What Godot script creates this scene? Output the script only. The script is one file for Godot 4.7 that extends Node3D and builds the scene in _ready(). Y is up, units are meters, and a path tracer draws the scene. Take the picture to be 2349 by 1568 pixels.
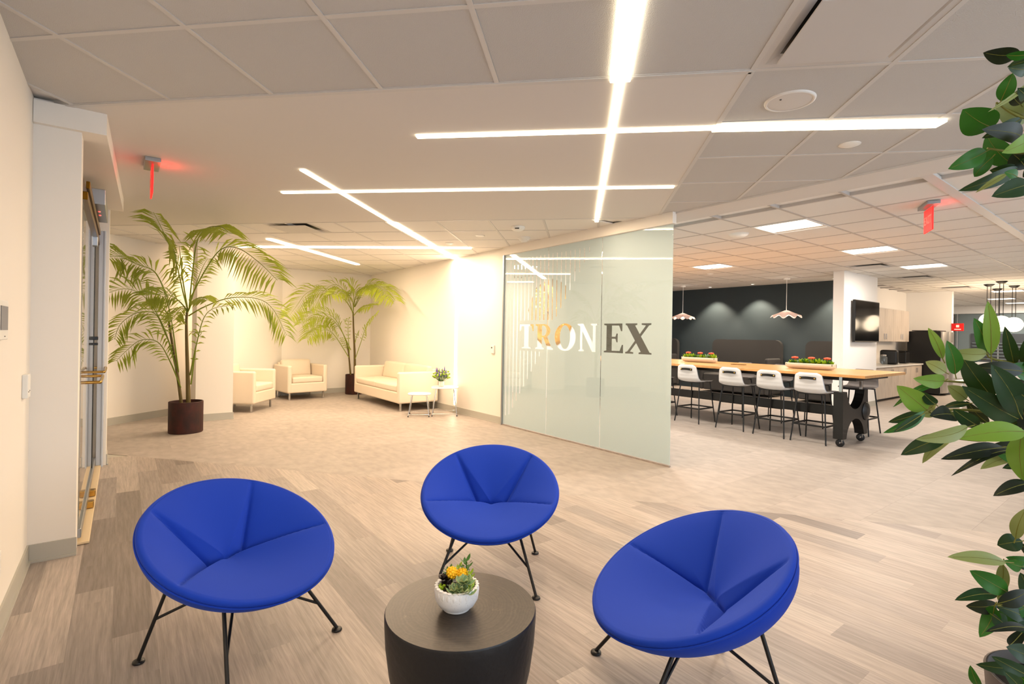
extends Node3D

const S := 0.70710678
const HC := 2.605          # ceiling height
var rng := RandomNumberGenerator.new()
var used := {}
var M := {}

# A point of the building's diagonal grid: u runs along the glass wall, v across it.
func D(u: float, v: float, y := 0.0) -> Vector3:
	return Vector3((-u + v) * S, y, (-u - v) * S)

func d2(u: float, v: float) -> Vector2:
	return Vector2((-u + v) * S, (-u - v) * S)

# ---------------------------------------------------------------- mesh builder
class MB:
	var v := PackedVector3Array()
	var n := PackedVector3Array()
	var t := PackedVector2Array()
	var ix := PackedInt32Array()
	var x := Transform3D.IDENTITY

	func tri(a: int, b: int, c: int) -> void:
		var g := (v[b] - v[a]).cross(v[c] - v[a])
		if g.dot(n[a] + n[b] + n[c]) > 0.0:
			ix.append(a); ix.append(c); ix.append(b)
		else:
			ix.append(a); ix.append(b); ix.append(c)

	func vert(p: Vector3, nn: Vector3, uv := Vector2.ZERO) -> int:
		v.append(x * p); n.append((x.basis * nn).normalized()); t.append(uv)
		return v.size() - 1

	func quad(a: Vector3, b: Vector3, c: Vector3, d: Vector3, s := 1.0, off := Vector2.ZERO) -> void:
		var nn := (c - a).cross(b - a).normalized()
		var w := (b - a).length() * s
		var h := (d - a).length() * s
		var i := vert(a, nn, off); vert(b, nn, off + Vector2(w, 0)); vert(c, nn, off + Vector2(w, h)); vert(d, nn, off + Vector2(0, h))
		tri(i, i + 1, i + 2); tri(i, i + 2, i + 3)

	# rows of points; smooth normals; away: normals point away from (1) or towards (-1) ref
	func grid(rows: Array, close_u := false, ref := Vector3.ZERO, away := 1.0, use_ref := true, uvs := 1.0, mask = null) -> void:
		var R := rows.size()
		var C: int = rows[0].size()
		var base := v.size()
		var nn := PackedVector3Array()
		nn.resize(R * C)
		for r in R:
			var r0: int = maxi(r - 1, 0)
			var r1: int = mini(r + 1, R - 1)
			for c in C:
				var c0 := c - 1
				var c1 := c + 1
				if close_u:
					c0 = (c - 1 + C) % C
					c1 = (c + 1) % C
				else:
					c0 = maxi(c0, 0)
					c1 = mini(c1, C - 1)
				var du: Vector3 = rows[r][c1] - rows[r][c0]
				var dv: Vector3 = rows[r1][c] - rows[r0][c]
				if du.length_squared() < 1e-12:
					var q := r1 if r == 0 else r0
					du = rows[q][c1] - rows[q][c0]
				var k := du.cross(dv)
				if k.length_squared() < 1e-18:
					k = Vector3.UP * 1e-6
				nn[r * C + c] = k.normalized()
		var flip := 1.0
		if use_ref:
			var acc := 0.0
			for r in R:
				for c in C:
					acc += nn[r * C + c].dot((rows[r][c] - ref).normalized())
			flip = 1.0 if acc * away >= 0.0 else -1.0
		else:
			flip = away
		var len_v := 0.0
		for r in R:
			if r > 0:
				len_v += (rows[r][0] - rows[r - 1][0]).length()
			var len_u := 0.0
			for c in C:
				if c > 0:
					len_u += (rows[r][c] - rows[r][c - 1]).length()
				vert(rows[r][c], nn[r * C + c] * flip, Vector2(len_u, len_v) * uvs)
		for r in R - 1:
			for c in (C if close_u else C - 1):
				if mask != null and not mask.call(r, c):
					continue
				var a := base + r * C + c
				var b := base + r * C + (c + 1) % C
				var e := base + (r + 1) * C + (c + 1) % C
				var f := base + (r + 1) * C + c
				tri(a, b, e); tri(a, e, f)

	# box with rounded edges, centred on c
	func rbox(c: Vector3, size: Vector3, r := 0.004, k := 1, bulge := Vector3.ZERO, uvs := 1.0) -> void:
		var h := size * 0.5
		r = minf(r, minf(h.x, minf(h.y, h.z)) * 0.98)
		var inner := h - Vector3.ONE * r
		for ax in 3:
			var a1 := (ax + 1) % 3
			var a2 := (ax + 2) % 3
			var la := _ticks(h[a1], r, k, bulge != Vector3.ZERO)
			var lb := _ticks(h[a2], r, k, bulge != Vector3.ZERO)
			for sgn in [-1.0, 1.0]:
				var base := v.size()
				for i in la.size():
					for j in lb.size():
						var p := Vector3.ZERO
						p[ax] = h[ax] * sgn; p[a1] = la[i]; p[a2] = lb[j]
						var q := Vector3(clampf(p.x, -inner.x, inner.x), clampf(p.y, -inner.y, inner.y), clampf(p.z, -inner.z, inner.z))
						var nn := (p - q)
						nn = nn.normalized()
						var pos := q + nn * r
						if bulge != Vector3.ZERO:
							var f1 := 1.0 - pow(absf(la[i] / h[a1]), 2.4)
							var f2 := 1.0 - pow(absf(lb[j] / h[a2]), 2.4)
							pos[ax] += sgn * bulge[ax] * f1 * f2
							nn[a1] += sgn * 0.0 + 2.4 * bulge[ax] * f2 * signf(la[i]) * pow(absf(la[i] / h[a1]), 1.4) / h[a1] * absf(nn[ax])
							nn[a2] += 2.4 * bulge[ax] * f1 * signf(lb[j]) * pow(absf(lb[j] / h[a2]), 1.4) / h[a2] * absf(nn[ax])
						vert(c + pos, nn, Vector2(p[a1], p[a2]) * uvs if ax != 1 else Vector2(p[a2], p[a1]) * uvs)
				for i in la.size() - 1:
					for j in lb.size() - 1:
						var a := base + i * lb.size() + j
						tri(a, a + lb.size(), a + lb.size() + 1); tri(a, a + lb.size() + 1, a + 1)

	func _ticks(h: float, r: float, k: int, fine: bool) -> PackedFloat32Array:
		var o := PackedFloat32Array()
		for i in k + 1:
			o.append(-h + r - r * tan(PI / 4.0 * (1.0 - float(i) / k)))
		if fine:
			for i in range(1, 8):
				o.append(lerpf(-h + r, h - r, i / 8.0))
		for i in k + 1:
			o.append(h - r + r * tan(PI / 4.0 * float(i) / k))
		return o

	func lathe(profile: Array, seg := 24, center := Vector3.ZERO, cap := true) -> void:
		# profile: Vector2(radius, y) from bottom to top along the outside; sharp corners by doubling points
		var start := 0
		for i in range(1, profile.size() + 1):
			if i == profile.size() or (profile[i] - profile[i - 1]).length() < 1e-6:
				if i - start > 1:
					_lathe_run(profile.slice(start, i), seg, center)
				start = i
	func _lathe_run(pr: Array, seg: int, c: Vector3) -> void:
		var base := v.size()
		for i in pr.size():
			var a: Vector2 = pr[maxi(i - 1, 0)]
			var b: Vector2 = pr[mini(i + 1, pr.size() - 1)]
			var tg := (b - a).normalized()
			var nr := Vector2(tg.y, -tg.x)
			for s in seg + 1:
				var an := TAU * s / seg
				var dir := Vector3(cos(an), 0, sin(an))
				vert(c + dir * pr[i].x + Vector3.UP * pr[i].y, dir * nr.x + Vector3.UP * nr.y, Vector2(an * 0.3, pr[i].y))
		for i in pr.size() - 1:
			for s in seg:
				var a := base + i * (seg + 1) + s
				tri(a, a + 1, a + seg + 2); tri(a, a + seg + 2, a + seg + 1)

	func tube(path: Array, r0: float, r1 := -1.0, seg := 8, caps := true) -> void:
		if r1 < 0.0:
			r1 = r0
		var N := path.size()
		var base := v.size()
		var up := Vector3.UP
		var d0: Vector3 = (path[1] - path[0]).normalized()
		if absf(d0.dot(up)) > 0.9:
			up = Vector3.RIGHT
		var side := d0.cross(up).normalized()
		for i in N:
			var tg: Vector3 = (path[mini(i + 1, N - 1)] - path[maxi(i - 1, 0)]).normalized()
			side = (side - tg * side.dot(tg)).normalized()
			var bn := tg.cross(side)
			var f := float(i) / (N - 1)
			var r := lerpf(r0, r1, f)
			for s in seg + 1:
				var an := TAU * s / seg
				var dir := side * cos(an) + bn * sin(an)
				vert(path[i] + dir * r, dir, Vector2(float(s) / seg, f))
		for i in N - 1:
			for s in seg:
				var a := base + i * (seg + 1) + s
				tri(a, a + 1, a + seg + 2); tri(a, a + seg + 2, a + seg + 1)
		if caps:
			for e in [0, N - 1]:
				var tg: Vector3 = (path[1] - path[0]).normalized() * -1.0 if e == 0 else (path[N - 1] - path[N - 2]).normalized()
				var ci := vert(path[e], tg)
				for s in seg:
					var p: Vector3 = v[base + e * (seg + 1) + s]
					var q: Vector3 = v[base + e * (seg + 1) + s + 1]
					v.append(p); n.append((x.basis * tg).normalized()); t.append(Vector2.ZERO)
					v.append(q); n.append((x.basis * tg).normalized()); t.append(Vector2.ZERO)
					tri(ci, v.size() - 2, v.size() - 1)

	# prism over a plan polygon (x, z) from y0 to y1; uvx/uvo: rotate/offset for the uv of the top
	func prism(poly: PackedVector2Array, y0: float, y1: float, uvt := Transform2D.IDENTITY) -> void:
		var tr := Geometry2D.triangulate_polygon(poly)
		for yy in [y1, y0]:
			var nn := Vector3.UP if yy == y1 else Vector3.DOWN
			var base := v.size()
			for p in poly:
				vert(Vector3(p.x, yy, p.y), nn, uvt * p)
			for i in range(0, tr.size(), 3):
				tri(base + tr[i], base + tr[i + 1], base + tr[i + 2])
		var cen := Vector2.ZERO
		for p in poly:
			cen += p
		cen /= poly.size()
		var cw := Geometry2D.is_polygon_clockwise(poly)
		for i in poly.size():
			var a := poly[i]
			var b := poly[(i + 1) % poly.size()]
			var e := (b - a).normalized()
			var nn := Vector3(-e.y, 0, e.x) if cw else Vector3(e.y, 0, -e.x)
			var base := vert(Vector3(a.x, y0, a.y), nn, uvt * a)
			vert(Vector3(b.x, y0, b.y), nn, uvt * b)
			vert(Vector3(b.x, y1, b.y), nn, uvt * b + Vector2(0, 0.02))
			vert(Vector3(a.x, y1, a.y), nn, uvt * a + Vector2(0, 0.02))
			tri(base, base + 1, base + 2); tri(base, base + 2, base + 3)

	func ball(c: Vector3, r: Vector3, seg := 12, rings := 8) -> void:
		var rows := []
		for i in rings + 1:
			var row := []
			var ph := PI * i / rings
			for s in seg:
				var an := TAU * s / seg
				row.append(c + Vector3(sin(ph) * cos(an) * r.x, cos(ph) * r.y, sin(ph) * sin(an) * r.z))
			rows.append(row)
		grid(rows, true, c, 1.0)

	# pointed leaf from b to p, w wide, folded along the midrib and drooping by cv
	func leaf(b: Vector3, p: Vector3, w: float, side: Vector3, cv := 0.1, fold := 0.25, rows_n := 8, thick := 0.0) -> void:
		var ax := p - b
		var L := ax.length()
		side = (side - ax * side.dot(ax) / (L * L)).normalized()
		var nn := ax.cross(side).normalized()
		var rows := []
		for i in rows_n + 1:
			var f := float(i) / rows_n
			var wd := w * 0.5 * pow(sin(PI * pow(f, 0.85)), 0.75) if f < 1.0 else 0.0
			wd = maxf(wd, w * 0.03 * (1.0 - f))
			var mid := b + ax * f + nn * (sin(f * PI) * cv * L)
			var row := []
			for j in 5:
				var g := (j - 2) / 2.0
				row.append(mid + side * wd * g + nn * (absf(g) * wd * fold) * (1.0 - 0.35 * absf(g)))
			rows.append(row)
		grid(rows, false, Vector3.ZERO, 1.0, false)

	func done() -> ArrayMesh:
		var m := ArrayMesh.new()
		var a := []
		a.resize(Mesh.ARRAY_MAX)
		a[Mesh.ARRAY_VERTEX] = v; a[Mesh.ARRAY_NORMAL] = n; a[Mesh.ARRAY_TEX_UV] = t; a[Mesh.ARRAY_INDEX] = ix
		m.add_surface_from_arrays(Mesh.PRIMITIVE_TRIANGLES, a)
		return m

# ---------------------------------------------------------------- nodes
func numbered(called: String) -> String:
	if not used.has(called):
		used[called] = 0
		return called
	used[called] += 1
	return "%s_%03d" % [called, used[called]]

func numbered_in(parent: Node, called: String) -> String:
	var key := "%d/%s" % [parent.get_instance_id(), called]
	used[key] = used.get(key, -1) + 1
	return called if used[key] == 0 else "%s_%03d" % [called, used[key]]

func tag(o: Node3D, label: String, category: String, group := "") -> Node3D:
	o.set_meta("label", label); o.set_meta("category", category)
	if group:
		o.set_meta("group", group)
	return o

func thing(called: String, label: String, category: String, at := Vector3.ZERO, turn := 0.0, group := "") -> Node3D:
	var o := Node3D.new()
	o.name = numbered(called); add_child(o)
	o.position = at; o.rotation.y = turn
	tag(o, label, category, group)
	return o

func part(parent: Node3D, called: String, mesh: Mesh, mat: Material, at := Vector3.ZERO) -> MeshInstance3D:
	var o := MeshInstance3D.new()
	o.name = numbered(called) if parent == self else numbered_in(parent, called)
	o.mesh = mesh; o.material_override = mat; o.position = at
	parent.add_child(o, true)
	return o

func solo(called: String, mesh: Mesh, mat: Material, label: String, category: String, at := Vector3.ZERO, turn := 0.0, group := "") -> MeshInstance3D:
	var o := part(self, called, mesh, mat, at)
	o.rotation.y = turn
	tag(o, label, category, group)
	return o

func struct_node(called: String) -> Node3D:
	var o := Node3D.new()
	o.name = numbered(called); add_child(o); o.set_meta("kind", "structure")
	return o

func struct_mesh(called: String, mesh: Mesh, mat: Material) -> MeshInstance3D:
	var o := part(self, called, mesh, mat)
	o.set_meta("kind", "structure")
	return o

func dup(o: Node3D, at: Vector3, turn: float, label: String, group := "") -> Node3D:
	var r: Node3D = o.duplicate()
	var kind := String(o.name)
	if kind.substr(kind.length() - 3).is_valid_int():
		kind = kind.substr(0, kind.length() - 4)
	r.name = numbered(kind); add_child(r, true)
	r.position = at; r.rotation.y = turn
	r.set_meta("label", label)
	if group:
		r.set_meta("group", group)
	return r

func box_mesh(size: Vector3, r := 0.003, k := 1) -> ArrayMesh:
	var b := MB.new()
	b.rbox(Vector3.ZERO, size, r, k)
	return b.done()

# wall slab: plan polygon given in grid (u, v) coordinates
func uvpoly(pts: Array) -> PackedVector2Array:
	var o := PackedVector2Array()
	for p in pts:
		o.append(d2(p.x, p.y))
	return o

func slab(pts: Array, y0: float, y1: float) -> ArrayMesh:
	var b := MB.new()
	b.prism(uvpoly(pts), y0, y1)
	return b.done()

func rect_uv(u0: float, u1: float, v0: float, v1: float) -> Array:
	return [Vector2(u0, v0), Vector2(u1, v0), Vector2(u1, v1), Vector2(u0, v1)]

func smooth(a: float, b: float, x: float) -> float:
	var t := clampf((x - a) / (b - a), 0.0, 1.0)
	return t * t * (3.0 - 2.0 * t)

func spline(pts: Array, n: int) -> Array:
	var c := Curve3D.new()
	for i in pts.size():
		var a: Vector3 = pts[maxi(i - 1, 0)]
		var b: Vector3 = pts[mini(i + 1, pts.size() - 1)]
		var tg := (b - a) / 6.0
		c.add_point(pts[i], -tg, tg)
	c.bake_interval = 0.01
	var o := []
	var L := c.get_baked_length()
	for i in n + 1:
		o.append(c.sample_baked(L * i / n, true))
	return o

# ---------------------------------------------------------------- materials
func mat(called: String, color: Color, rough := 0.6, metal := 0.0, spec := 0.5) -> StandardMaterial3D:
	if M.has(called):
		return M[called]
	var m := StandardMaterial3D.new()
	m.resource_name = called
	m.albedo_color = color; m.roughness = rough; m.metallic = metal; m.metallic_specular = spec
	M[called] = m
	return m

func glow(called: String, color: Color, energy: float) -> StandardMaterial3D:
	var m := mat(called, Color(0.9, 0.9, 0.9), 0.5)
	m.emission_enabled = true; m.emission = color; m.emission_energy_multiplier = energy
	return m

func noise_image(w: int, h: int, fx: float, fy: float, seed_: int, f: Callable) -> ImageTexture:
	var ns := FastNoiseLite.new()
	ns.seed = seed_; ns.noise_type = FastNoiseLite.TYPE_SIMPLEX_SMOOTH; ns.frequency = 1.0; ns.fractal_octaves = 4
	var im := Image.create(w, h, false, Image.FORMAT_RGB8)
	for y in h:
		for x in w:
			# blended at the seams so that the picture repeats
			var a := ns.get_noise_2d(x * fx, y * fy)
			var k := smooth(0.85, 1.0, float(x) / w)
			if k > 0.0:
				a = lerpf(a, ns.get_noise_2d((x - w) * fx, y * fy), k)
			var k2 := smooth(0.85, 1.0, float(y) / h)
			if k2 > 0.0:
				var a2 := ns.get_noise_2d(x * fx, (y - h) * fy)
				a = lerpf(a, a2, k2)
			im.set_pixel(x, y, f.call(a, x, y))
	return ImageTexture.create_from_image(im)

func relief(m: StandardMaterial3D, freq: float, cm: float, scale := 1.0, seed_ := 3) -> void:
	var t := NoiseTexture2D.new()
	var ns := FastNoiseLite.new()
	ns.seed = seed_; ns.frequency = freq; ns.fractal_octaves = 3
	t.noise = ns; t.width = 512; t.height = 512; t.seamless = true
	m.heightmap_enabled = true; m.heightmap_texture = t; m.heightmap_scale = cm
	m.uv1_triplanar = true; m.uv1_world_triplanar = true; m.uv1_scale = Vector3.ONE * scale
const LEAVES := [
[Vector3(1.000,1.285,-1.590),Vector3(0.973,1.372,-1.609),0.0260,2,0.12,0.28],
[Vector3(0.989,1.247,-1.524),Vector3(0.947,1.337,-1.492),0.0359,1,0.12,0.37],
[Vector3(0.940,1.253,-1.482),Vector3(0.897,1.280,-1.492),0.0323,3,0.12,0.30],
[Vector3(0.988,1.226,-1.563),Vector3(0.886,1.233,-1.523),0.0397,2,0.12,-0.22],
[Vector3(0.919,1.150,-1.520),Vector3(0.829,1.215,-1.493),0.0554,2,0.12,0.00],
[Vector3(0.989,1.220,-1.577),Vector3(0.875,1.145,-1.592),0.0178,1,0.25,0.29],
[Vector3(0.944,1.137,-1.582),Vector3(0.868,1.101,-1.601),0.0260,0,0.12,-0.28],
[Vector3(0.905,1.147,-1.502),Vector3(0.794,1.089,-1.486),0.0260,1,0.12,-0.46],
[Vector3(0.882,1.141,-1.479),Vector3(0.804,1.095,-1.460),0.0189,0,0.12,-0.03],
[Vector3(1.010,1.131,-1.639),Vector3(0.967,1.120,-1.634),0.0283,3,0.12,0.01],
[Vector3(0.953,1.140,-1.563),Vector3(0.949,1.169,-1.532),0.0199,3,0.12,-0.49],
[Vector3(1.068,1.303,-1.530),Vector3(0.973,1.306,-1.522),0.0344,3,0.12,-0.30],
[Vector3(1.090,1.305,-1.561),Vector3(1.016,1.397,-1.501),0.0407,1,0.12,0.33],
[Vector3(1.075,1.301,-1.525),Vector3(1.041,1.441,-1.491),0.0342,2,0.05,0.38],
[Vector3(1.112,1.312,-1.587),Vector3(1.130,1.364,-1.608),0.0399,3,0.12,0.14],
[Vector3(1.214,1.270,-1.639),Vector3(1.151,1.379,-1.587),0.0322,0,0.12,0.04],
[Vector3(1.126,1.180,-1.589),Vector3(1.051,1.296,-1.598),0.0570,0,0.12,-0.14],
[Vector3(1.212,1.120,-1.615),Vector3(1.018,1.215,-1.543),0.0662,0,0.12,-0.11],
[Vector3(1.172,1.145,-1.565),Vector3(1.066,1.276,-1.512),0.0642,0,0.12,0.32],
[Vector3(1.190,1.256,-1.577),Vector3(1.074,1.264,-1.590),0.0422,4,0.12,0.09],
[Vector3(1.065,1.174,-1.596),Vector3(1.013,1.211,-1.590),0.0404,3,0.12,0.18],
[Vector3(0.931,1.167,-1.504),Vector3(0.883,1.203,-1.483),0.0260,0,0.12,-0.26],
[Vector3(1.008,1.131,-1.556),Vector3(0.914,1.136,-1.500),0.0423,4,0.12,0.47],
[Vector3(1.052,1.110,-1.531),Vector3(0.986,1.154,-1.526),0.0386,0,0.12,-0.20],
[Vector3(1.161,1.101,-1.653),Vector3(1.099,1.164,-1.647),0.0297,4,0.12,-0.37],
[Vector3(1.103,1.157,-1.640),Vector3(1.043,1.140,-1.658),0.0192,0,0.12,0.40],
[Vector3(1.108,1.101,-1.596),Vector3(0.980,1.149,-1.540),0.0258,3,0.12,-0.31],
[Vector3(1.104,1.243,-1.654),Vector3(1.099,1.297,-1.647),0.0209,0,0.12,-0.32],
[Vector3(1.141,1.285,-1.652),Vector3(1.051,1.286,-1.641),0.0223,0,0.12,0.07],
[Vector3(1.190,1.217,-1.576),Vector3(1.123,1.242,-1.550),0.0309,4,0.12,-0.26],
[Vector3(1.156,1.187,-1.517),Vector3(1.129,1.219,-1.534),0.0324,0,0.12,-0.03],
[Vector3(1.235,1.232,-1.610),Vector3(1.168,1.255,-1.577),0.0344,1,0.12,0.25],
[Vector3(1.001,1.112,-1.494),Vector3(0.853,1.081,-1.453),0.0354,3,0.12,-0.47],
[Vector3(0.959,1.084,-1.504),Vector3(0.855,1.026,-1.517),0.0409,0,0.12,0.16],
[Vector3(1.007,1.073,-1.560),Vector3(0.922,1.001,-1.540),0.0291,3,0.20,0.37],
[Vector3(1.136,1.049,-1.564),Vector3(0.965,1.015,-1.537),0.0394,4,0.12,0.18],
[Vector3(1.154,1.042,-1.568),Vector3(0.991,0.971,-1.537),0.0197,4,0.20,0.27],
[Vector3(1.232,0.999,-1.668),Vector3(1.115,0.976,-1.614),0.0307,3,0.12,0.43],
[Vector3(1.148,1.102,-1.511),Vector3(0.976,1.080,-1.497),0.0530,2,0.12,0.31],
[Vector3(1.155,1.092,-1.533),Vector3(1.148,0.972,-1.515),0.0512,2,0.12,0.32],
[Vector3(1.164,0.969,-1.514),Vector3(1.068,0.933,-1.501),0.0353,4,0.12,0.29],
[Vector3(1.220,1.053,-1.602),Vector3(1.124,1.045,-1.597),0.0401,4,0.12,-0.27],
[Vector3(1.153,0.811,-1.543),Vector3(1.162,0.900,-1.523),0.0316,3,0.12,-0.32],
[Vector3(1.191,0.796,-1.572),Vector3(1.144,0.774,-1.591),0.0464,0,0.20,0.07],
[Vector3(1.146,0.739,-1.564),Vector3(0.969,0.762,-1.512),0.0339,3,0.06,0.45],
[Vector3(1.167,0.649,-1.584),Vector3(1.083,0.695,-1.601),0.0524,1,0.12,0.02],
[Vector3(1.163,0.721,-1.596),Vector3(1.167,0.610,-1.618),0.0291,3,-0.15,0.24],
[Vector3(1.154,0.632,-1.604),Vector3(1.027,0.622,-1.571),0.0312,0,0.12,0.38],
[Vector3(1.136,0.617,-1.575),Vector3(1.067,0.600,-1.589),0.0360,4,0.12,-0.43],
[Vector3(1.138,0.619,-1.578),Vector3(1.213,0.660,-1.580),0.0397,4,0.12,0.45],
[Vector3(1.107,0.626,-1.545),Vector3(1.079,0.534,-1.555),0.0406,1,-0.30,0.18],
[Vector3(1.258,0.552,-1.641),Vector3(1.167,0.589,-1.629),0.0484,0,0.12,0.47],
[Vector3(1.111,0.596,-1.558),Vector3(1.136,0.576,-1.543),0.0392,0,0.12,-0.30],
[Vector3(1.169,0.585,-1.521),Vector3(1.032,0.594,-1.469),0.0224,4,0.12,0.42],
[Vector3(1.269,0.512,-1.662),Vector3(1.191,0.491,-1.610),0.0283,4,-0.20,0.10],
[Vector3(1.233,0.469,-1.599),Vector3(1.167,0.498,-1.587),0.0489,0,0.12,0.16],
[Vector3(1.204,0.437,-1.567),Vector3(1.129,0.470,-1.584),0.0338,0,0.12,-0.03],
[Vector3(1.117,0.367,-1.607),Vector3(1.091,0.429,-1.604),0.0240,1,0.12,-0.32],
[Vector3(1.150,0.429,-1.520),Vector3(1.094,0.484,-1.495),0.0328,0,0.12,0.26],
[Vector3(1.281,0.362,-1.660),Vector3(1.253,0.382,-1.664),0.0263,1,0.12,-0.39],
[Vector3(1.288,0.574,-1.676),Vector3(1.238,0.576,-1.684),0.0304,0,0.12,0.38],
[Vector3(1.212,2.132,-1.603),Vector3(1.168,2.142,-1.621),0.0244,1,0.12,-0.45],
[Vector3(1.145,2.051,-1.514),Vector3(1.052,2.026,-1.453),0.0336,0,0.12,-0.25],
[Vector3(1.102,1.981,-1.544),Vector3(1.104,2.038,-1.509),0.0381,1,0.12,0.07],
[Vector3(1.141,2.011,-1.515),Vector3(1.039,1.934,-1.498),0.0121,3,0.12,-0.33],
[Vector3(1.212,2.004,-1.628),Vector3(1.137,2.024,-1.569),0.0267,4,0.12,-0.19],
[Vector3(1.271,1.983,-1.678),Vector3(1.168,2.019,-1.657),0.0785,3,0.05,0.31],
[Vector3(1.133,1.936,-1.614),Vector3(1.047,1.986,-1.601),0.0818,1,0.12,-0.31],
[Vector3(1.203,1.906,-1.610),Vector3(1.056,1.906,-1.543),0.0509,4,0.12,0.30],
[Vector3(1.233,1.848,-1.676),Vector3(1.167,1.943,-1.686),0.0609,1,0.12,-0.45],
[Vector3(1.187,1.891,-1.570),Vector3(1.098,1.838,-1.533),0.0459,2,0.20,-0.39],
[Vector3(1.112,1.868,-1.606),Vector3(1.016,1.821,-1.607),0.0493,1,0.12,-0.19],
[Vector3(1.160,1.866,-1.651),Vector3(1.118,1.812,-1.659),0.0370,1,-0.15,-0.37],
[Vector3(1.222,1.831,-1.644),Vector3(1.066,1.768,-1.643),0.0404,0,0.12,-0.30],
[Vector3(1.163,1.803,-1.604),Vector3(1.078,1.749,-1.594),0.0158,3,0.12,0.11],
[Vector3(1.162,1.752,-1.527),Vector3(1.064,1.718,-1.517),0.0517,0,0.12,0.13],
[Vector3(1.225,1.828,-1.653),Vector3(1.157,1.830,-1.658),0.0368,0,0.12,-0.17],
[Vector3(1.237,1.826,-1.639),Vector3(1.213,1.875,-1.655),0.0575,4,0.12,0.39],
[Vector3(1.158,1.985,-1.537),Vector3(1.094,1.986,-1.480),0.0306,0,0.12,0.15],
[Vector3(1.144,1.776,-1.544),Vector3(1.106,1.787,-1.534),0.0253,1,0.12,0.44]]
const TWIGS := [
[Vector3(1.321,1.232,-1.645),Vector3(1.234,1.267,-1.633),Vector3(1.144,1.288,-1.620),Vector3(1.128,1.305,-1.618)],
[Vector3(1.346,1.195,-1.648),Vector3(1.236,1.193,-1.633),Vector3(1.102,1.216,-1.615),Vector3(1.041,1.221,-1.606),Vector3(1.005,1.223,-1.601)],
[Vector3(1.335,1.121,-1.646),Vector3(1.226,1.126,-1.631),Vector3(1.079,1.142,-1.611),Vector3(0.982,1.138,-1.598)],
[Vector3(1.336,1.060,-1.647),Vector3(1.214,1.089,-1.630),Vector3(1.129,1.057,-1.618),Vector3(1.007,1.067,-1.602)],
[Vector3(1.325,0.998,-1.645),Vector3(1.238,1.021,-1.633),Vector3(1.191,1.027,-1.627)],
[Vector3(1.323,1.895,-1.645),Vector3(1.225,1.869,-1.631),Vector3(1.165,1.874,-1.623),Vector3(1.122,1.880,-1.617)],
[Vector3(1.321,1.994,-1.645),Vector3(1.223,1.968,-1.631),Vector3(1.145,2.009,-1.620)],
[Vector3(1.342,0.704,-1.647),Vector3(1.243,0.704,-1.634),Vector3(1.220,0.711,-1.631),Vector3(1.191,0.716,-1.627)],
[Vector3(1.343,0.605,-1.648),Vector3(1.222,0.593,-1.631),Vector3(1.167,0.593,-1.623)],
[Vector3(1.345,0.532,-1.648),Vector3(1.246,0.530,-1.634)],
[Vector3(1.331,2.141,-1.646),Vector3(1.220,2.146,-1.631)],
[Vector3(1.359,0.409,-1.650),Vector3(1.248,0.419,-1.634)]]
const TRUNK := [Vector3(1.376,2.246,-1.682),Vector3(1.383,1.820,-1.683),Vector3(1.391,1.318,-1.684),Vector3(1.399,0.816,-1.685),Vector3(1.405,0.440,-1.686)]
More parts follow.
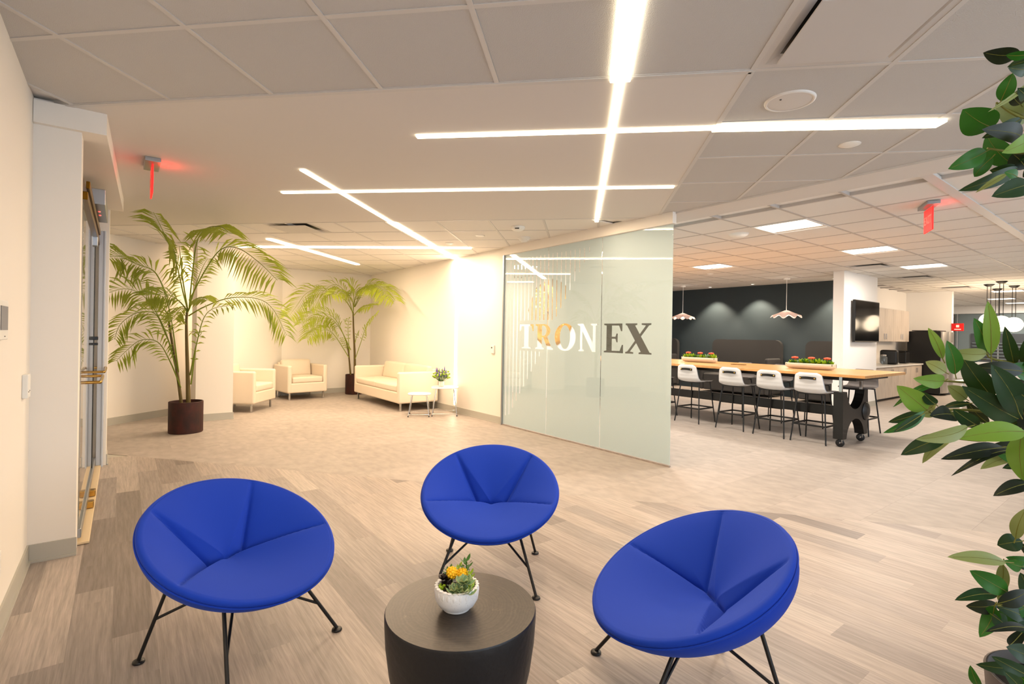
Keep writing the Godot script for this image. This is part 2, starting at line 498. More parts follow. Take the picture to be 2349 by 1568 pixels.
const FRONDS_NEAR := [
[[Vector3(-5.078,1.584,-6.040),Vector3(-4.908,1.784,-5.758),Vector3(-4.691,2.099,-5.390),Vector3(-4.478,2.351,-4.979),Vector3(-4.210,2.479,-4.544)],0.34,28],
[[Vector3(-5.058,1.605,-6.043),Vector3(-4.859,1.927,-5.836),Vector3(-4.583,2.347,-5.570),Vector3(-4.241,2.460,-5.280),Vector3(-3.834,2.426,-4.975),Vector3(-3.469,2.291,-4.646)],0.34,26],
[[Vector3(-5.060,1.706,-6.043),Vector3(-4.760,2.076,-5.938),Vector3(-4.437,2.317,-5.792),Vector3(-4.089,2.307,-5.629),Vector3(-3.707,2.123,-5.456),Vector3(-3.344,1.889,-5.268)],0.40,30],
[[Vector3(-5.067,1.504,-6.042),Vector3(-4.890,1.630,-6.110),Vector3(-4.608,1.751,-6.206),Vector3(-4.281,1.750,-6.313),Vector3(-4.114,1.611,-6.404),Vector3(-3.973,1.269,-6.494)],0.30,30],
[[Vector3(-5.034,0.737,-6.046),Vector3(-4.942,1.083,-6.021),Vector3(-4.812,1.465,-5.989),Vector3(-4.637,1.604,-5.958),Vector3(-4.354,1.641,-5.938)],0.15,12],
[[Vector3(-5.185,0.775,-6.026),Vector3(-5.206,1.379,-5.935),Vector3(-5.190,1.690,-5.823),Vector3(-5.218,2.008,-5.693),Vector3(-5.277,2.085,-5.550),Vector3(-5.295,2.112,-5.405)],0.30,24],
[[Vector3(-5.340,1.742,-6.004),Vector3(-5.365,2.044,-5.829),Vector3(-5.391,2.111,-5.602),Vector3(-5.381,2.169,-5.356),Vector3(-5.294,2.127,-5.102)],0.40,22],
[[Vector3(-5.205,0.774,-6.023),Vector3(-5.248,1.278,-5.885),Vector3(-5.270,1.586,-5.711),Vector3(-5.266,1.744,-5.522),Vector3(-5.276,1.792,-5.318),Vector3(-5.293,1.720,-5.102)],0.34,26],
[[Vector3(-5.249,1.016,-6.017),Vector3(-5.303,1.297,-5.922),Vector3(-5.333,1.521,-5.804),Vector3(-5.439,1.528,-5.663),Vector3(-5.527,1.385,-5.515),Vector3(-5.472,1.199,-5.381)],0.24,22],
[[Vector3(-5.152,0.573,-6.030),Vector3(-5.218,0.900,-5.933),Vector3(-5.288,1.160,-5.810),Vector3(-5.396,1.188,-5.669),Vector3(-5.447,1.067,-5.526),Vector3(-5.449,0.942,-5.384)],0.24,22],
[[Vector3(-5.078,1.584,-6.040),Vector3(-4.958,1.925,-5.814),Vector3(-4.749,2.155,-5.527),Vector3(-4.500,2.266,-5.211)],0.22,18],
[[Vector3(-5.077,1.564,-6.040),Vector3(-5.091,1.678,-5.924),Vector3(-5.093,1.746,-5.775),Vector3(-5.114,1.752,-5.607),Vector3(-5.116,1.719,-5.430)],0.26,18],
[[Vector3(-5.073,1.564,-6.041),Vector3(-4.859,1.696,-5.881),Vector3(-4.566,1.722,-5.676),Vector3(-4.314,1.670,-5.438)],0.20,14],
[[Vector3(-5.081,1.544,-6.040),Vector3(-5.035,1.598,-5.911),Vector3(-4.977,1.532,-5.744),Vector3(-4.862,1.451,-5.565)],0.18,12],
[[Vector3(-5.058,1.625,-6.043),Vector3(-5.063,1.962,-6.177),Vector3(-5.112,2.191,-6.346),Vector3(-5.190,2.324,-6.530)],0.22,16],
[[Vector3(-5.022,0.616,-6.048),Vector3(-4.971,1.182,-6.082),Vector3(-4.938,1.284,-6.122),Vector3(-5.129,1.301,-6.134)],0.10,6],
[[Vector3(-5.317,1.500,-6.008),Vector3(-5.463,1.603,-6.069),Vector3(-5.652,1.688,-6.148),Vector3(-5.852,1.713,-6.237)],0.20,12]]
const FRONDS_FAR := [
[[Vector3(-4.892,1.689,-10.494),Vector3(-4.928,2.091,-10.279),Vector3(-5.036,2.297,-9.991),Vector3(-5.139,2.141,-9.674),Vector3(-5.240,1.802,-9.336)],0.36,28],
[[Vector3(-4.899,1.748,-10.493),Vector3(-5.010,2.030,-10.258),Vector3(-5.335,2.176,-9.929),Vector3(-5.451,2.091,-9.597),Vector3(-5.480,1.795,-9.255),Vector3(-5.406,1.609,-8.910)],0.42,30],
[[Vector3(-4.893,1.749,-10.494),Vector3(-4.797,2.036,-10.318),Vector3(-4.730,2.249,-10.082),Vector3(-4.709,2.323,-9.812)],0.34,24],
[[Vector3(-4.871,1.869,-10.497),Vector3(-4.630,2.153,-10.300),Vector3(-4.324,2.333,-10.045),Vector3(-3.997,2.222,-9.759),Vector3(-3.751,1.980,-9.439)],0.36,26],
[[Vector3(-4.856,1.869,-10.499),Vector3(-4.421,2.223,-10.099),Vector3(-3.880,2.219,-9.578),Vector3(-3.385,1.912,-8.985)],0.38,26],
[[Vector3(-4.883,1.674,-10.495),Vector3(-4.574,1.840,-10.186),Vector3(-4.135,1.878,-9.790)],0.24,18],
[[Vector3(-4.838,0.733,-10.501),Vector3(-4.569,1.217,-10.268),Vector3(-4.329,1.504,-9.951),Vector3(-3.971,1.732,-9.611)],0.16,14],
[[Vector3(-4.975,0.970,-10.483),Vector3(-5.054,1.414,-10.242),Vector3(-5.118,1.665,-9.936),Vector3(-5.287,1.663,-9.582),Vector3(-5.341,1.461,-9.221)],0.34,26],
[[Vector3(-4.930,0.941,-10.489),Vector3(-5.053,1.384,-10.242),Vector3(-5.145,1.607,-9.932),Vector3(-5.230,1.484,-9.590),Vector3(-5.231,1.196,-9.236)],0.36,26],
[[Vector3(-4.957,0.761,-10.485),Vector3(-5.147,1.207,-10.249),Vector3(-5.191,1.356,-9.970),Vector3(-5.236,1.319,-9.661),Vector3(-5.284,1.182,-9.330)],0.30,24],
[[Vector3(-4.959,0.880,-10.485),Vector3(-4.972,1.388,-10.429),Vector3(-4.930,1.595,-10.365),Vector3(-4.996,1.562,-10.278)],0.10,8],
[[Vector3(-4.958,0.850,-10.485),Vector3(-5.086,1.087,-10.511),Vector3(-5.173,1.205,-10.556)],0.10,6],
[[Vector3(-4.885,1.808,-10.495),Vector3(-4.790,2.026,-10.184),Vector3(-4.800,2.136,-9.762),Vector3(-4.795,2.043,-9.296)],0.30,22],
[[Vector3(-4.844,1.091,-10.501),Vector3(-4.764,1.272,-10.424),Vector3(-4.673,1.361,-10.322)],0.08,5],
[[Vector3(-4.877,1.898,-10.496),Vector3(-4.700,2.148,-10.250),Vector3(-4.383,2.238,-9.943),Vector3(-4.085,2.125,-9.595)],0.30,22]]
const STEMS_NEAR := [[Vector3(-5.050,0.450,-6.044),Vector3(-5.064,0.716,-6.042),Vector3(-5.085,1.180,-6.039),Vector3(-5.092,1.463,-6.038),Vector3(-5.078,1.605,-6.040)],[Vector3(-5.140,0.442,-6.032),Vector3(-5.183,0.653,-6.026),Vector3(-5.223,0.895,-6.020),Vector3(-5.293,1.278,-6.011),Vector3(-5.333,1.540,-6.005)]]
const STEMS_FAR := [[Vector3(-4.835,0.523,-10.502),Vector3(-4.846,0.852,-10.500),Vector3(-4.878,1.390,-10.496),Vector3(-4.893,1.749,-10.494)],[Vector3(-4.924,0.522,-10.490),Vector3(-4.966,0.790,-10.484),Vector3(-4.990,0.969,-10.480),Vector3(-5.021,1.089,-10.476)]]

# ================================================================ scene
func _ready() -> void:
	rng.seed = 11
	set_camera()
	set_light()
	set_materials()
	build_ceiling()
	build_floor()
	build_walls()
	build_lights()
	build_entrance()
	build_glass_wall()
	build_lounge_chairs()
	build_drum_table()
	build_palms()
	build_alcove()
	build_kitchen()
	build_bar()
	build_ceiling_devices()
	build_foreground_tree()

func set_camera() -> void:
	var cam := Camera3D.new()
	cam.name = "camera"; add_child(cam)
	cam.position = Vector3(0, 1.335, 0)
	cam.rotation = Vector3(0, deg_to_rad(7.8), 0.016)
	var nr := 0.05
	cam.set_frustum(nr * 1568.0 / 1180.0, Vector2(0, -18.0 / 1180.0 * nr), nr, 80.0)
	cam.keep_aspect = Camera3D.KEEP_HEIGHT
	cam.current = true

func set_light() -> void:
	var e := Environment.new()
	e.background_mode = Environment.BG_COLOR
	e.background_color = Color(0.88, 0.94, 1.0)
	e.background_energy_multiplier = 4.5
	e.ambient_light_source = Environment.AMBIENT_SOURCE_BG
	e.tonemap_mode = Environment.TONE_MAPPER_LINEAR
	e.tonemap_exposure = 1.08
	e.sdfgi_enabled = true; e.ssao_enabled = true; e.ssil_enabled = true
	var w := WorldEnvironment.new()
	w.name = "environment"; w.environment = e
	add_child(w)

const WARM := Color(1.0, 0.875, 0.735)
const NEUTRAL := Color(1.0, 0.95, 0.89)

func set_materials() -> void:
	mat("wall_paint", Color(0.92, 0.90, 0.865), 0.75, 0.0, 0.3)
	mat("white_paint", Color(0.93, 0.92, 0.905), 0.6, 0.0, 0.3)
	mat("dark_paint", Color(0.205, 0.245, 0.265), 0.6, 0.0, 0.35)
	var tl := mat("ceiling_tile", Color(0.765, 0.76, 0.75), 0.9, 0.0, 0.2)  # white tiles greyed: the weak bounce light is put into the colour
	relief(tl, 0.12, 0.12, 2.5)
	var tk := mat("ceiling_tile_lit", Color(0.88, 0.87, 0.85), 0.9, 0.0, 0.2)  # lighter copy of the tile for the brighter-lit kitchen and alcove
	relief(tk, 0.12, 0.08, 2.5)
	mat("ceiling_bar_kitchen", Color(0.74, 0.72, 0.70), 0.6, 0.0, 0.3)
	mat("ceiling_paint", Color(0.84, 0.825, 0.805), 0.8, 0.0, 0.25)  # white drywall greyed to stand for dim bounce light
	mat("ceiling_bar", Color(0.80, 0.79, 0.775), 0.5, 0.0, 0.4)
	mat("base_vinyl", Color(0.70, 0.69, 0.65), 0.5)
	glow("led_lens", Color(1.0, 0.93, 0.80), 6.0)
	glow("panel_glow", Color(1.0, 0.97, 0.92), 5.0)
	glow("globe_glow", Color(1.0, 0.90, 0.76), 5.0)
	glow("sign_red", Color(1.0, 0.17, 0.15), 0.9)
	M["sign_red"].albedo_color = Color(0.85, 0.15, 0.13)
	glow("led_red", Color(1.0, 0.1, 0.1), 2.0)
	mat("blue_cloth", Color(0.065, 0.225, 0.68), 0.75, 0.0, 0.3)
	mat("black_metal", Color(0.035, 0.037, 0.042), 0.42, 0.0, 0.5)
	mat("black_plastic", Color(0.03, 0.03, 0.032), 0.4)
	mat("chrome", Color(0.78, 0.78, 0.78), 0.12, 1.0)
	mat("steel", Color(0.74, 0.73, 0.72), 0.3, 0.75)
	mat("aluminium", Color(0.66, 0.68, 0.70), 0.35, 1.0)
	mat("brass", Color(0.80, 0.64, 0.34), 0.22, 1.0)
	mat("bronze", Color(0.42, 0.29, 0.08), 0.3, 1.0)
	mat("white_metal", Color(0.9, 0.89, 0.87), 0.35)
	mat("white_plastic", Color(0.9, 0.9, 0.88), 0.4)
	mat("cream_leather", Color(0.86, 0.81, 0.735), 0.5, 0.0, 0.4)
	mat("white_top", Color(0.93, 0.92, 0.90), 0.25)
	mat("white_shell", Color(0.86, 0.86, 0.86), 0.5)
	mat("grey_shell", Color(0.36, 0.34, 0.33), 0.7)
	mat("grey_cloth", Color(0.20, 0.197, 0.195), 0.9)
	mat("soil", Color(0.06, 0.045, 0.035), 0.95)
	mat("screen_black", Color(0.012, 0.013, 0.016), 0.08)
	mat("glass_dark", Color(0.10, 0.12, 0.13), 0.1)
	mat("glass_far", Color(0.46, 0.51, 0.52), 0.25)
	mat("band_grey", Color(0.27, 0.29, 0.31), 0.4)
	mat("silver_plastic", Color(0.72, 0.72, 0.72), 0.35)
	mat("diffuser_paint", Color(0.78, 0.77, 0.76), 0.5)
	mat("sign_letters", Color(1.0, 0.62, 0.58), 0.5)
	mat("threshold_metal", Color(0.84, 0.76, 0.62), 0.4)
	M["blue_cloth"].rim_enabled = true; M["blue_cloth"].rim = 0.5; M["blue_cloth"].rim_tint = 0.6
	mat("pale_aluminium", Color(0.74, 0.77, 0.81), 0.5)
	mat("red_paint", Color(0.82, 0.05, 0.05), 0.5)
	mat("white_print", Color(0.95, 0.95, 0.95), 0.5)
	mat("pink_shade", Color(0.94, 0.84, 0.81), 0.6)
	M["pink_shade"].backlight_enabled = true; M["pink_shade"].backlight = Color(0.35, 0.28, 0.26)
	var gl := mat("clear_glass", Color(0.95, 1.0, 0.98, 0.05), 0.02)
	gl.transparency = BaseMaterial3D.TRANSPARENCY_ALPHA
	var fr := mat("frost_film", Color(0.775, 0.84, 0.865), 0.8, 0.0, 0.1)
	fr.albedo_color.a = 0.93; fr.transparency = BaseMaterial3D.TRANSPARENCY_ALPHA
	fr.backlight_enabled = true; fr.backlight = Color(0.7, 0.74, 0.72)
	mat("gold_leaf", Color(0.86, 0.66, 0.30), 0.25, 1.0)
	# wood planks, five tones of one grain
	var fine := FastNoiseLite.new()
	fine.seed = 77; fine.frequency = 1.0; fine.fractal_octaves = 3
	var grain := noise_image(1024, 256, 0.004, 0.085, 5, func(a: float, x: int, y: int) -> Color:
		var k := clampf(0.87 + a * 0.12 + fine.get_noise_2d(x * 0.012, y * 0.35) * 0.07, 0.3, 1.0)
		return Color(k, k * (0.985 - 0.01 * a), k * 0.965))
	var tones := [Color(0.632, 0.595, 0.575), Color(0.701, 0.663, 0.640), Color(0.760, 0.722, 0.694), Color(0.656, 0.624, 0.605), Color(0.725, 0.683, 0.654), Color(0.572, 0.541, 0.525)]
	for i in tones.size():
		var m := mat("plank_%d" % i, tones[i], 0.42, 0.0, 0.45)
		m.albedo_texture = grain
	var stone := noise_image(512, 512, 0.016, 0.03, 9, func(a: float, x: int, y: int) -> Color:
		var k := clampf(0.90 + a * 0.075, 0.3, 1.0)
		return Color(k, k * 0.985, k * 0.965))
	var st := [Color(0.711, 0.682, 0.660), Color(0.726, 0.695, 0.674), Color(0.701, 0.672, 0.650)]
	for i in st.size():
		var m := mat("stone_%d" % i, st[i], 0.5, 0.0, 0.4)
		m.albedo_texture = stone
	var bw := mat("bar_wood", Color(0.91, 0.68, 0.42), 0.3)
	bw.albedo_texture = grain
	var lam := mat("laminate", Color(0.84, 0.79, 0.735), 0.5)
	lam.albedo_texture = noise_image(256, 256, 0.06, 0.004, 15, func(a: float, x: int, y: int) -> Color:
		var k := clampf(0.92 + a * 0.10, 0.3, 1.0)
		return Color(k, k, k))
	var rings := Image.create(512, 512, false, Image.FORMAT_RGB8)
	var rn := FastNoiseLite.new()
	rn.seed = 4; rn.frequency = 0.008; rn.fractal_octaves = 3
	var rn2 := FastNoiseLite.new()
	rn2.seed = 8; rn2.frequency = 0.05; rn2.fractal_octaves = 3
	for y in 512:
		for x in 512:
			var p := Vector2(x - 250, y - 262)
			var q := p.length() + rn.get_noise_2d(x, y) * 9.0
			var k := 0.82 + 0.05 * sin(q * 0.62 + 3.0 * sin(q * 0.05)) + 0.14 * rn.get_noise_1d(q * 9.0) + 0.12 * rn2.get_noise_2d(x, y)
			# pale radial checks
			var an := p.angle()
			var ck := absf(sin(an * 3.5 + rn.get_noise_2d(x * 2.0, y * 2.0) * 1.2))
			if ck < 0.018 and q > 40.0 and q < 200.0 and rn2.get_noise_2d(x * 0.4 + 90.0, y * 0.4) > 0.05:
				k = 1.35
			rings.set_pixel(x, y, Color(k * 0.66, k * 0.62, k * 0.58).clamp())
	var dt := mat("drum_top", Color(0.42, 0.385, 0.35), 0.36, 0.0, 0.5)
	dt.albedo_texture = ImageTexture.create_from_image(rings)
	var ds := mat("drum_side", Color(0.05, 0.058, 0.08), 0.45)
	relief(ds, 0.02, 0.12, 3.0)
	var rust := noise_image(256, 256, 0.02, 0.02, 21, func(a: float, x: int, y: int) -> Color:
		var k := clampf(0.5 + a * 0.6, 0.0, 1.0)
		return Color(0.22, 0.085, 0.06).lerp(Color(0.46, 0.19, 0.12), k))
	var rp := mat("rust_pot", Color(0.62, 0.55, 0.55), 0.7)
	rp.albedo_texture = rust
	for it in [["palm_leaf", Color(0.34, 0.40, 0.05)], ["palm_leaf_pale", Color(0.52, 0.56, 0.15)]]:
		var m := mat(it[0], it[1], 0.5)
		m.backlight_enabled = true; m.backlight = Color(0.7, 0.75, 0.3)
	mat("palm_stem", Color(0.36, 0.30, 0.10), 0.6)
	mat("palm_stalk", Color(0.46, 0.44, 0.14), 0.55)
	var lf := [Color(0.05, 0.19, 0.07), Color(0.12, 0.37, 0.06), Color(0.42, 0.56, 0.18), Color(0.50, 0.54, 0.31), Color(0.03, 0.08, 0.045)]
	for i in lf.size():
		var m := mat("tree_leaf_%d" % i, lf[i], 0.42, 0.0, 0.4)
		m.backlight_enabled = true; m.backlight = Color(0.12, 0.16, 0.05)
	mat("twig", Color(0.42, 0.42, 0.10), 0.6)
	mat("bark", Color(0.24, 0.19, 0.13), 0.8)
	mat("speckle_pot", Color(0.90, 0.90, 0.90), 0.55)
	var sp := noise_image(256, 256, 0.11, 0.11, 33, func(a: float, x: int, y: int) -> Color:
		return Color(0.42, 0.45, 0.5) if a > 0.56 else Color(1, 1, 1))
	M["speckle_pot"].albedo_texture = sp
	M["speckle_pot"].uv1_triplanar = true; M["speckle_pot"].uv1_scale = Vector3.ONE * 7.0
	mat("succ_green", Color(0.22, 0.42, 0.12), 0.5)
	mat("succ_lime", Color(0.55, 0.68, 0.08), 0.5)
	mat("succ_pale", Color(0.50, 0.64, 0.48), 0.5)
	mat("succ_cream", Color(0.82, 0.84, 0.58), 0.5)
	mat("succ_dark", Color(0.13, 0.07, 0.06), 0.45)
	mat("flower_yellow", Color(1.0, 0.80, 0.10), 0.6)
	mat("flower_coral", Color(0.93, 0.34, 0.20), 0.6)
	mat("flower_violet", Color(0.38, 0.30, 0.62), 0.6)

# ---------------------------------------------------------------- ceiling
func clipped(poly: PackedVector2Array, region: PackedVector2Array) -> Array:
	var o := []
	for q in Geometry2D.intersect_polygons(poly, region):
		if q.size() > 2 and not Geometry2D.is_polygon_clockwise(q) == false or q.size() > 2:
			var ar := 0.0
			for i in q.size():
				ar += q[i].cross(q[(i + 1) % q.size()])
			if absf(ar) > 0.0006:
				o.append(q)
	return o

func sq(c: Vector2, hx: float, hy: float, turned := false) -> PackedVector2Array:
	var o := PackedVector2Array()
	for k in [Vector2(-hx, -hy), Vector2(hx, -hy), Vector2(hx, hy), Vector2(-hx, hy)]:
		o.append(d2(c.x + k.x, c.y + k.y) if turned else c + k)
	return o

const GX := 0.165
const GZ := -2.575
const TS := 0.615
const KU := 2.45
const KV := 5.73
var holes := []       # centres (plan) of tiles left out for fittings

func build_ceiling() -> void:
	var root := struct_node("ceiling")
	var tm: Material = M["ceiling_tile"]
	# slab above everything
	part(root, "slab", slab(rect_uv(-3.6, 13.0, -2.4, 26.0), HC + 0.03, HC + 0.25), M["white_paint"])
	# drywall field over the lobby
	var seam := 4.50
	var dry := PackedVector2Array([Vector2(0.795, -2.58), Vector2(0.795, -5.68), Vector2(0.58, -5.86), Vector2(-0.1, -5.66), Vector2(-7.0, -5.66), Vector2(-6.6, -5.0), Vector2(-3.0, -2.59)])
	var b := MB.new()
	b.prism(dry, HC - 0.001, HC + 0.05)
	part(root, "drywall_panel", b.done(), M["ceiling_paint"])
	# drywall band along the glass wall line
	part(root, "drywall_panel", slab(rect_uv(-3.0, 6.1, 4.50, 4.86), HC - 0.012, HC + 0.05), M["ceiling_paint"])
	# light grid and tiles aligned with the lobby
	var near := PackedVector2Array([Vector2(-6.2, 3.0), Vector2(-6.2, GZ + 0.0), Vector2(0.78, GZ), Vector2(0.78, -5.68), d2(seam_u(-5.68), seam), d2(-3.0, seam), d2(-3.4, 0.0), Vector2(0.0, 3.0)])
	near = uv_clip(near, rect_uv(-3.4, 6.1, -0.41, 4.50))
	var alc := uv_clip(PackedVector2Array([Vector2(-7.2, -5.65), Vector2(1.0, -5.65), Vector2(1.0, -12.0), Vector2(-7.2, -12.0)]), rect_uv(4.0, 11.4, -0.6, 4.50))
	var count := 0
	var bars := MB.new()
	var wide := MB.new()
	var skip := [Vector2(GX + TS * 1.5, GZ + TS * 0.5), Vector2(GX - TS * 6.0, GZ - TS * 5.5)]
	for reg in [[near, -5, 8, -6, 3], [alc, -12, 3, -16, -5]]:
		for i in range(reg[1], reg[2]):
			for k in range(reg[3], reg[4]):
				var c := Vector2(GX + TS * (i + 0.5), GZ + TS * (k + 0.5))
				if c.distance_to(skip[0]) < 0.1:
					continue
				var pieces := clipped(sq(c, TS * 0.5 - 0.013, TS * 0.5 - 0.013), reg[0])
				if c.distance_to(skip[1]) < 0.7:
					var left := []
					for q in pieces:
						left += Geometry2D.clip_polygons(q, sq(skip[1], 0.302, 0.302))
					pieces = left
				for q in pieces:
					var tb := MB.new()
					tb.prism(q, HC + 0.004, HC + 0.02)
					part(root, "ceiling_tile", tb.done(), tm if reg[0] == near else M["ceiling_tile_lit"])
					count += 1
		for i in range(reg[1], reg[2] + 1):
			var x: float = GX + TS * i
			for q in clipped(PackedVector2Array([Vector2(x - 0.012, -14), Vector2(x + 0.012, -14), Vector2(x + 0.012, 4), Vector2(x - 0.012, 4)]), reg[0]):
				bars.prism(q, HC, HC + 0.03)
		for k in range(reg[3], reg[4] + 1):
			var z: float = GZ + TS * k
			for q in clipped(PackedVector2Array([Vector2(-9, z - 0.012), Vector2(9, z - 0.012), Vector2(9, z + 0.012), Vector2(-9, z + 0.012)]), reg[0]):
				bars.prism(q, HC + 0.0004, HC + 0.03)
	# kitchen: the grid runs with the diagonal
	var far := MB.new()
	for k in range(-1, 32):
		for i in range(-8, 12):
			var cu := KU + 0.61 * (i + 0.5)
			var cv := KV + 0.61 * (k + 0.5)
			if cv + 0.30 < 4.86 or cv > 25.0 or cu < cv * 0.11 - 0.8 or cu < -3.0 or cv > 11.3 and cu > 4.0 and cv < 12.0:
				continue
			if cv > 11.9 and cu > 4.4 and cv < 16.0:
				continue
			var hole := false
			for h in kitchen_holes():
				if absf(cu - h.x) < 0.2 and absf(cv - h.y) < 0.2:
					hole = true
			if hole:
				continue
			for q in clipped(sq(Vector2(cu, cv), 0.293, 0.293, true), uvpoly(rect_uv(-3.2, 8.9, 4.87, 25.0))):
				if count < 296 and cv < 12.5:
					var tb := MB.new()
					tb.prism(q, HC + 0.004, HC + 0.02)
					part(root, "ceiling_tile", tb.done(), M["ceiling_tile_lit"])
					count += 1
				else:
					far.prism(q, HC + 0.004, HC + 0.02)
	var fp := part(root, "distant_ceiling_tiles", far.done(), M["ceiling_tile_lit"])
	fp.set_meta("kind", "stuff")
	part(root, "ceiling_grid", bars.done(), M["ceiling_bar"])
	bars = MB.new()
	for i in range(-9, 12):
		var u := KU + 0.61 * i
		bars.prism(uvpoly(rect_uv(u - 0.012, u + 0.012, 4.86, 25.0)), HC, HC + 0.03)
	for k in range(-1, 33):
		var vv := KV + 0.61 * k
		if vv > 4.87:
			bars.prism(uvpoly(rect_uv(-3.3, 8.9, vv - 0.012, vv + 0.012)), HC + 0.0004, HC + 0.03)
	part(root, "ceiling_grid", bars.done(), M["ceiling_bar_kitchen"])
	# broad joint cover that crosses the kitchen ceiling
	part(root, "joint_cover", slab(rect_uv(1.19, 1.27, 4.86, 25.0), HC - 0.006, HC + 0.02), M["ceiling_bar"])
	# plain ceiling beyond the tiles, up to the dark wall
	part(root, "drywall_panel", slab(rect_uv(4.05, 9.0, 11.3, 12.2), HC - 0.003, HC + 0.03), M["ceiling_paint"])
	# edge trim between drywall and tiles
	var tr := MB.new()
	for seg in [[Vector2(-3.05, -2.585), Vector2(0.78, -2.585)], [Vector2(0.78, -2.585), Vector2(0.78, -5.66)], [Vector2(-7.0, -5.655), Vector2(0.75, -5.655)]]:
		var e: Vector2 = (seg[1] - seg[0]).normalized()
		var nn := Vector2(-e.y, e.x) * 0.014
		tr.prism(PackedVector2Array([seg[0] - nn, seg[1] - nn, seg[1] + nn, seg[0] + nn]), HC - 0.004, HC + 0.02)
	part(root, "edge_trim", tr.done(), M["ceiling_bar"])

func seam_u(z: float) -> float:
	return (-z - 4.50 * S) / S

func uv_clip(poly: PackedVector2Array, r: Array) -> PackedVector2Array:
	var o := Geometry2D.intersect_polygons(poly, uvpoly(r))
	return o[0]

func kitchen_holes() -> Array:
	var o := []
	for p in TROFFERS:
		o.append(p)
	for p in PLAQUES:
		o.append(p)
	return o

const TROFFERS := [Vector2(2.755, 6.035), Vector2(2.755, 8.475), Vector2(5.195, 8.475), Vector2(2.755, 10.915), Vector2(5.195, 6.035), Vector2(7.635, 6.035), Vector2(7.025, 7.865), Vector2(10.075, 6.035), Vector2(2.755, 17.625), Vector2(3.365, 20.675), Vector2(3.365, 23.115)]  # the panels near and behind the sofa wall are added fill lamps
const PLAQUES := [Vector2(3.365, 10.305), Vector2(3.365, 12.745), Vector2(3.365, 15.795)]

# ---------------------------------------------------------------- floor
func build_floor() -> void:
	var root := struct_node("floor")
	part(root, "subfloor", slab(rect_uv(-3.6, 13.0, -2.4, 26.0), -0.25, -0.004), M["base_vinyl"])
	# wood planks in front of a line across the lobby
	var wood := uv_clip(PackedVector2Array([Vector2(-5.4, -4.32 - 0.54), Vector2(8.0, -4.32 + 0.8), Vector2(8.0, 2.6), Vector2(-5.4, 2.6)]), rect_uv(-3.4, 6.7, -0.41, 8.2))
	var other := MB.new()
	var n := 0
	var vs := 0.152
	for j in range(-3, 54):
		var v0 := -0.32 + vs * j
		var u := -3.4 - fposmod(j * 0.437 * 1.22 + sin(j * 12.7) * 0.25, 1.22)
		while u < 6.8:
			var rect := uvpoly(rect_uv(u + 0.0001, u + 1.2199, v0 + 0.0001, v0 + vs - 0.0001))
			for q in clipped(rect, wood):
				var cen := Vector2.ZERO
				for p in q:
					cen += p
				cen /= q.size()
				var seen := cen.y < -0.9 and cen.x < -cen.y * 1.25 + 0.4
				# texture runs along the plank: x along u, y along v
				var e := Transform2D(Vector2(-S, S) * Vector2(1, 1), Vector2(-S, -S), Vector2(rng.randf() * 5.0, rng.randf() * 5.0))
				e = Transform2D(Vector2(-S / 1.9, S / 0.42), Vector2(-S / 1.9, -S / 0.42), Vector2(rng.randf() * 5.0, rng.randf() * 5.0))
				if seen and n < 290:
					var pb := MB.new()
					pb.prism(q, -0.006, 0.0, e)
					part(root, "plank", pb.done(), M["plank_%d" % [0, 1, 2, 3, 4, 1, 4, 3, 5, 2][rng.randi() % 10]])
					n += 1
				else:
					other.prism(q, -0.006, 0.0, e)
			u += 1.22
	var rest := part(root, "planks_out_of_sight", other.done(), M["plank_2"])
	rest.set_meta("kind", "stuff")
	# stone-look tiles beyond
	var far := MB.new()
	n = 0
	var beyond := PackedVector2Array([Vector2(-5.4, -4.32 - 0.54), Vector2(8.0, -4.32 + 0.8), Vector2(30, -4.0), Vector2(30, -30), Vector2(-16, -30), Vector2(-16, -4.86)])
	var reg := Geometry2D.intersect_polygons(beyond, uvpoly(rect_uv(-3.2, 12.6, -1.9, 25.6)))
	for k in range(-2, 29):
		for i in range(-6, 24):
			var u0 := -0.16 + 0.54 * i
			var v0 := 0.92 * k + (0.46 if posmod(i, 2) == 1 else 0.0)
			if u0 > 11.6 or v0 > 15.0 and u0 > 5.0:
				continue
			var rect := uvpoly(rect_uv(u0 + 0.0003, u0 + 0.5397, v0 + 0.0003, v0 + 0.9197))
			for rg in reg:
				for q in clipped(rect, rg):
					var e := Transform2D(Vector2(-S * 0.55, S * 0.55), Vector2(-S * 0.55, -S * 0.55), Vector2(rng.randf() * 5.0, rng.randf() * 5.0))
					var cen := d2(u0 + 0.27, v0 + 0.46)
					var near := cen.length() < 12.5 and u0 > v0 * 0.10 - 0.6
					if near and n < 280:
						var pb := MB.new()
						pb.prism(q, -0.006, 0.0, e)
						part(root, "floor_tile", pb.done(), M["stone_%d" % (rng.randi() % 3)])
						n += 1
					else:
						far.prism(q, -0.006, 0.0, e)
	rest = part(root, "distant_floor_tiles", far.done(), M["stone_1"])
	rest.set_meta("kind", "stuff")

# ---------------------------------------------------------------- walls
const ALC := [Vector2(-6.55, -4.1), Vector2(-6.12, -9.6)]   # left wall of the alcove, plan x z
const ALC_U := 11.25

func wall_poly(pts: PackedVector2Array, called: String, m: Material, y0 := -0.004, y1 := HC + 0.02) -> MeshInstance3D:
	var b := MB.new()
	b.prism(pts, y0, y1)
	return struct_mesh(called, b.done(), m)

# a strip along a plan line, standing proud of it by d on its right-hand side
func strip(a: Vector2, b: Vector2, d: float) -> PackedVector2Array:
	var e := (b - a).normalized()
	var nn := Vector2(-e.y, e.x) * d
	return PackedVector2Array([a, b, b + nn, a + nn])

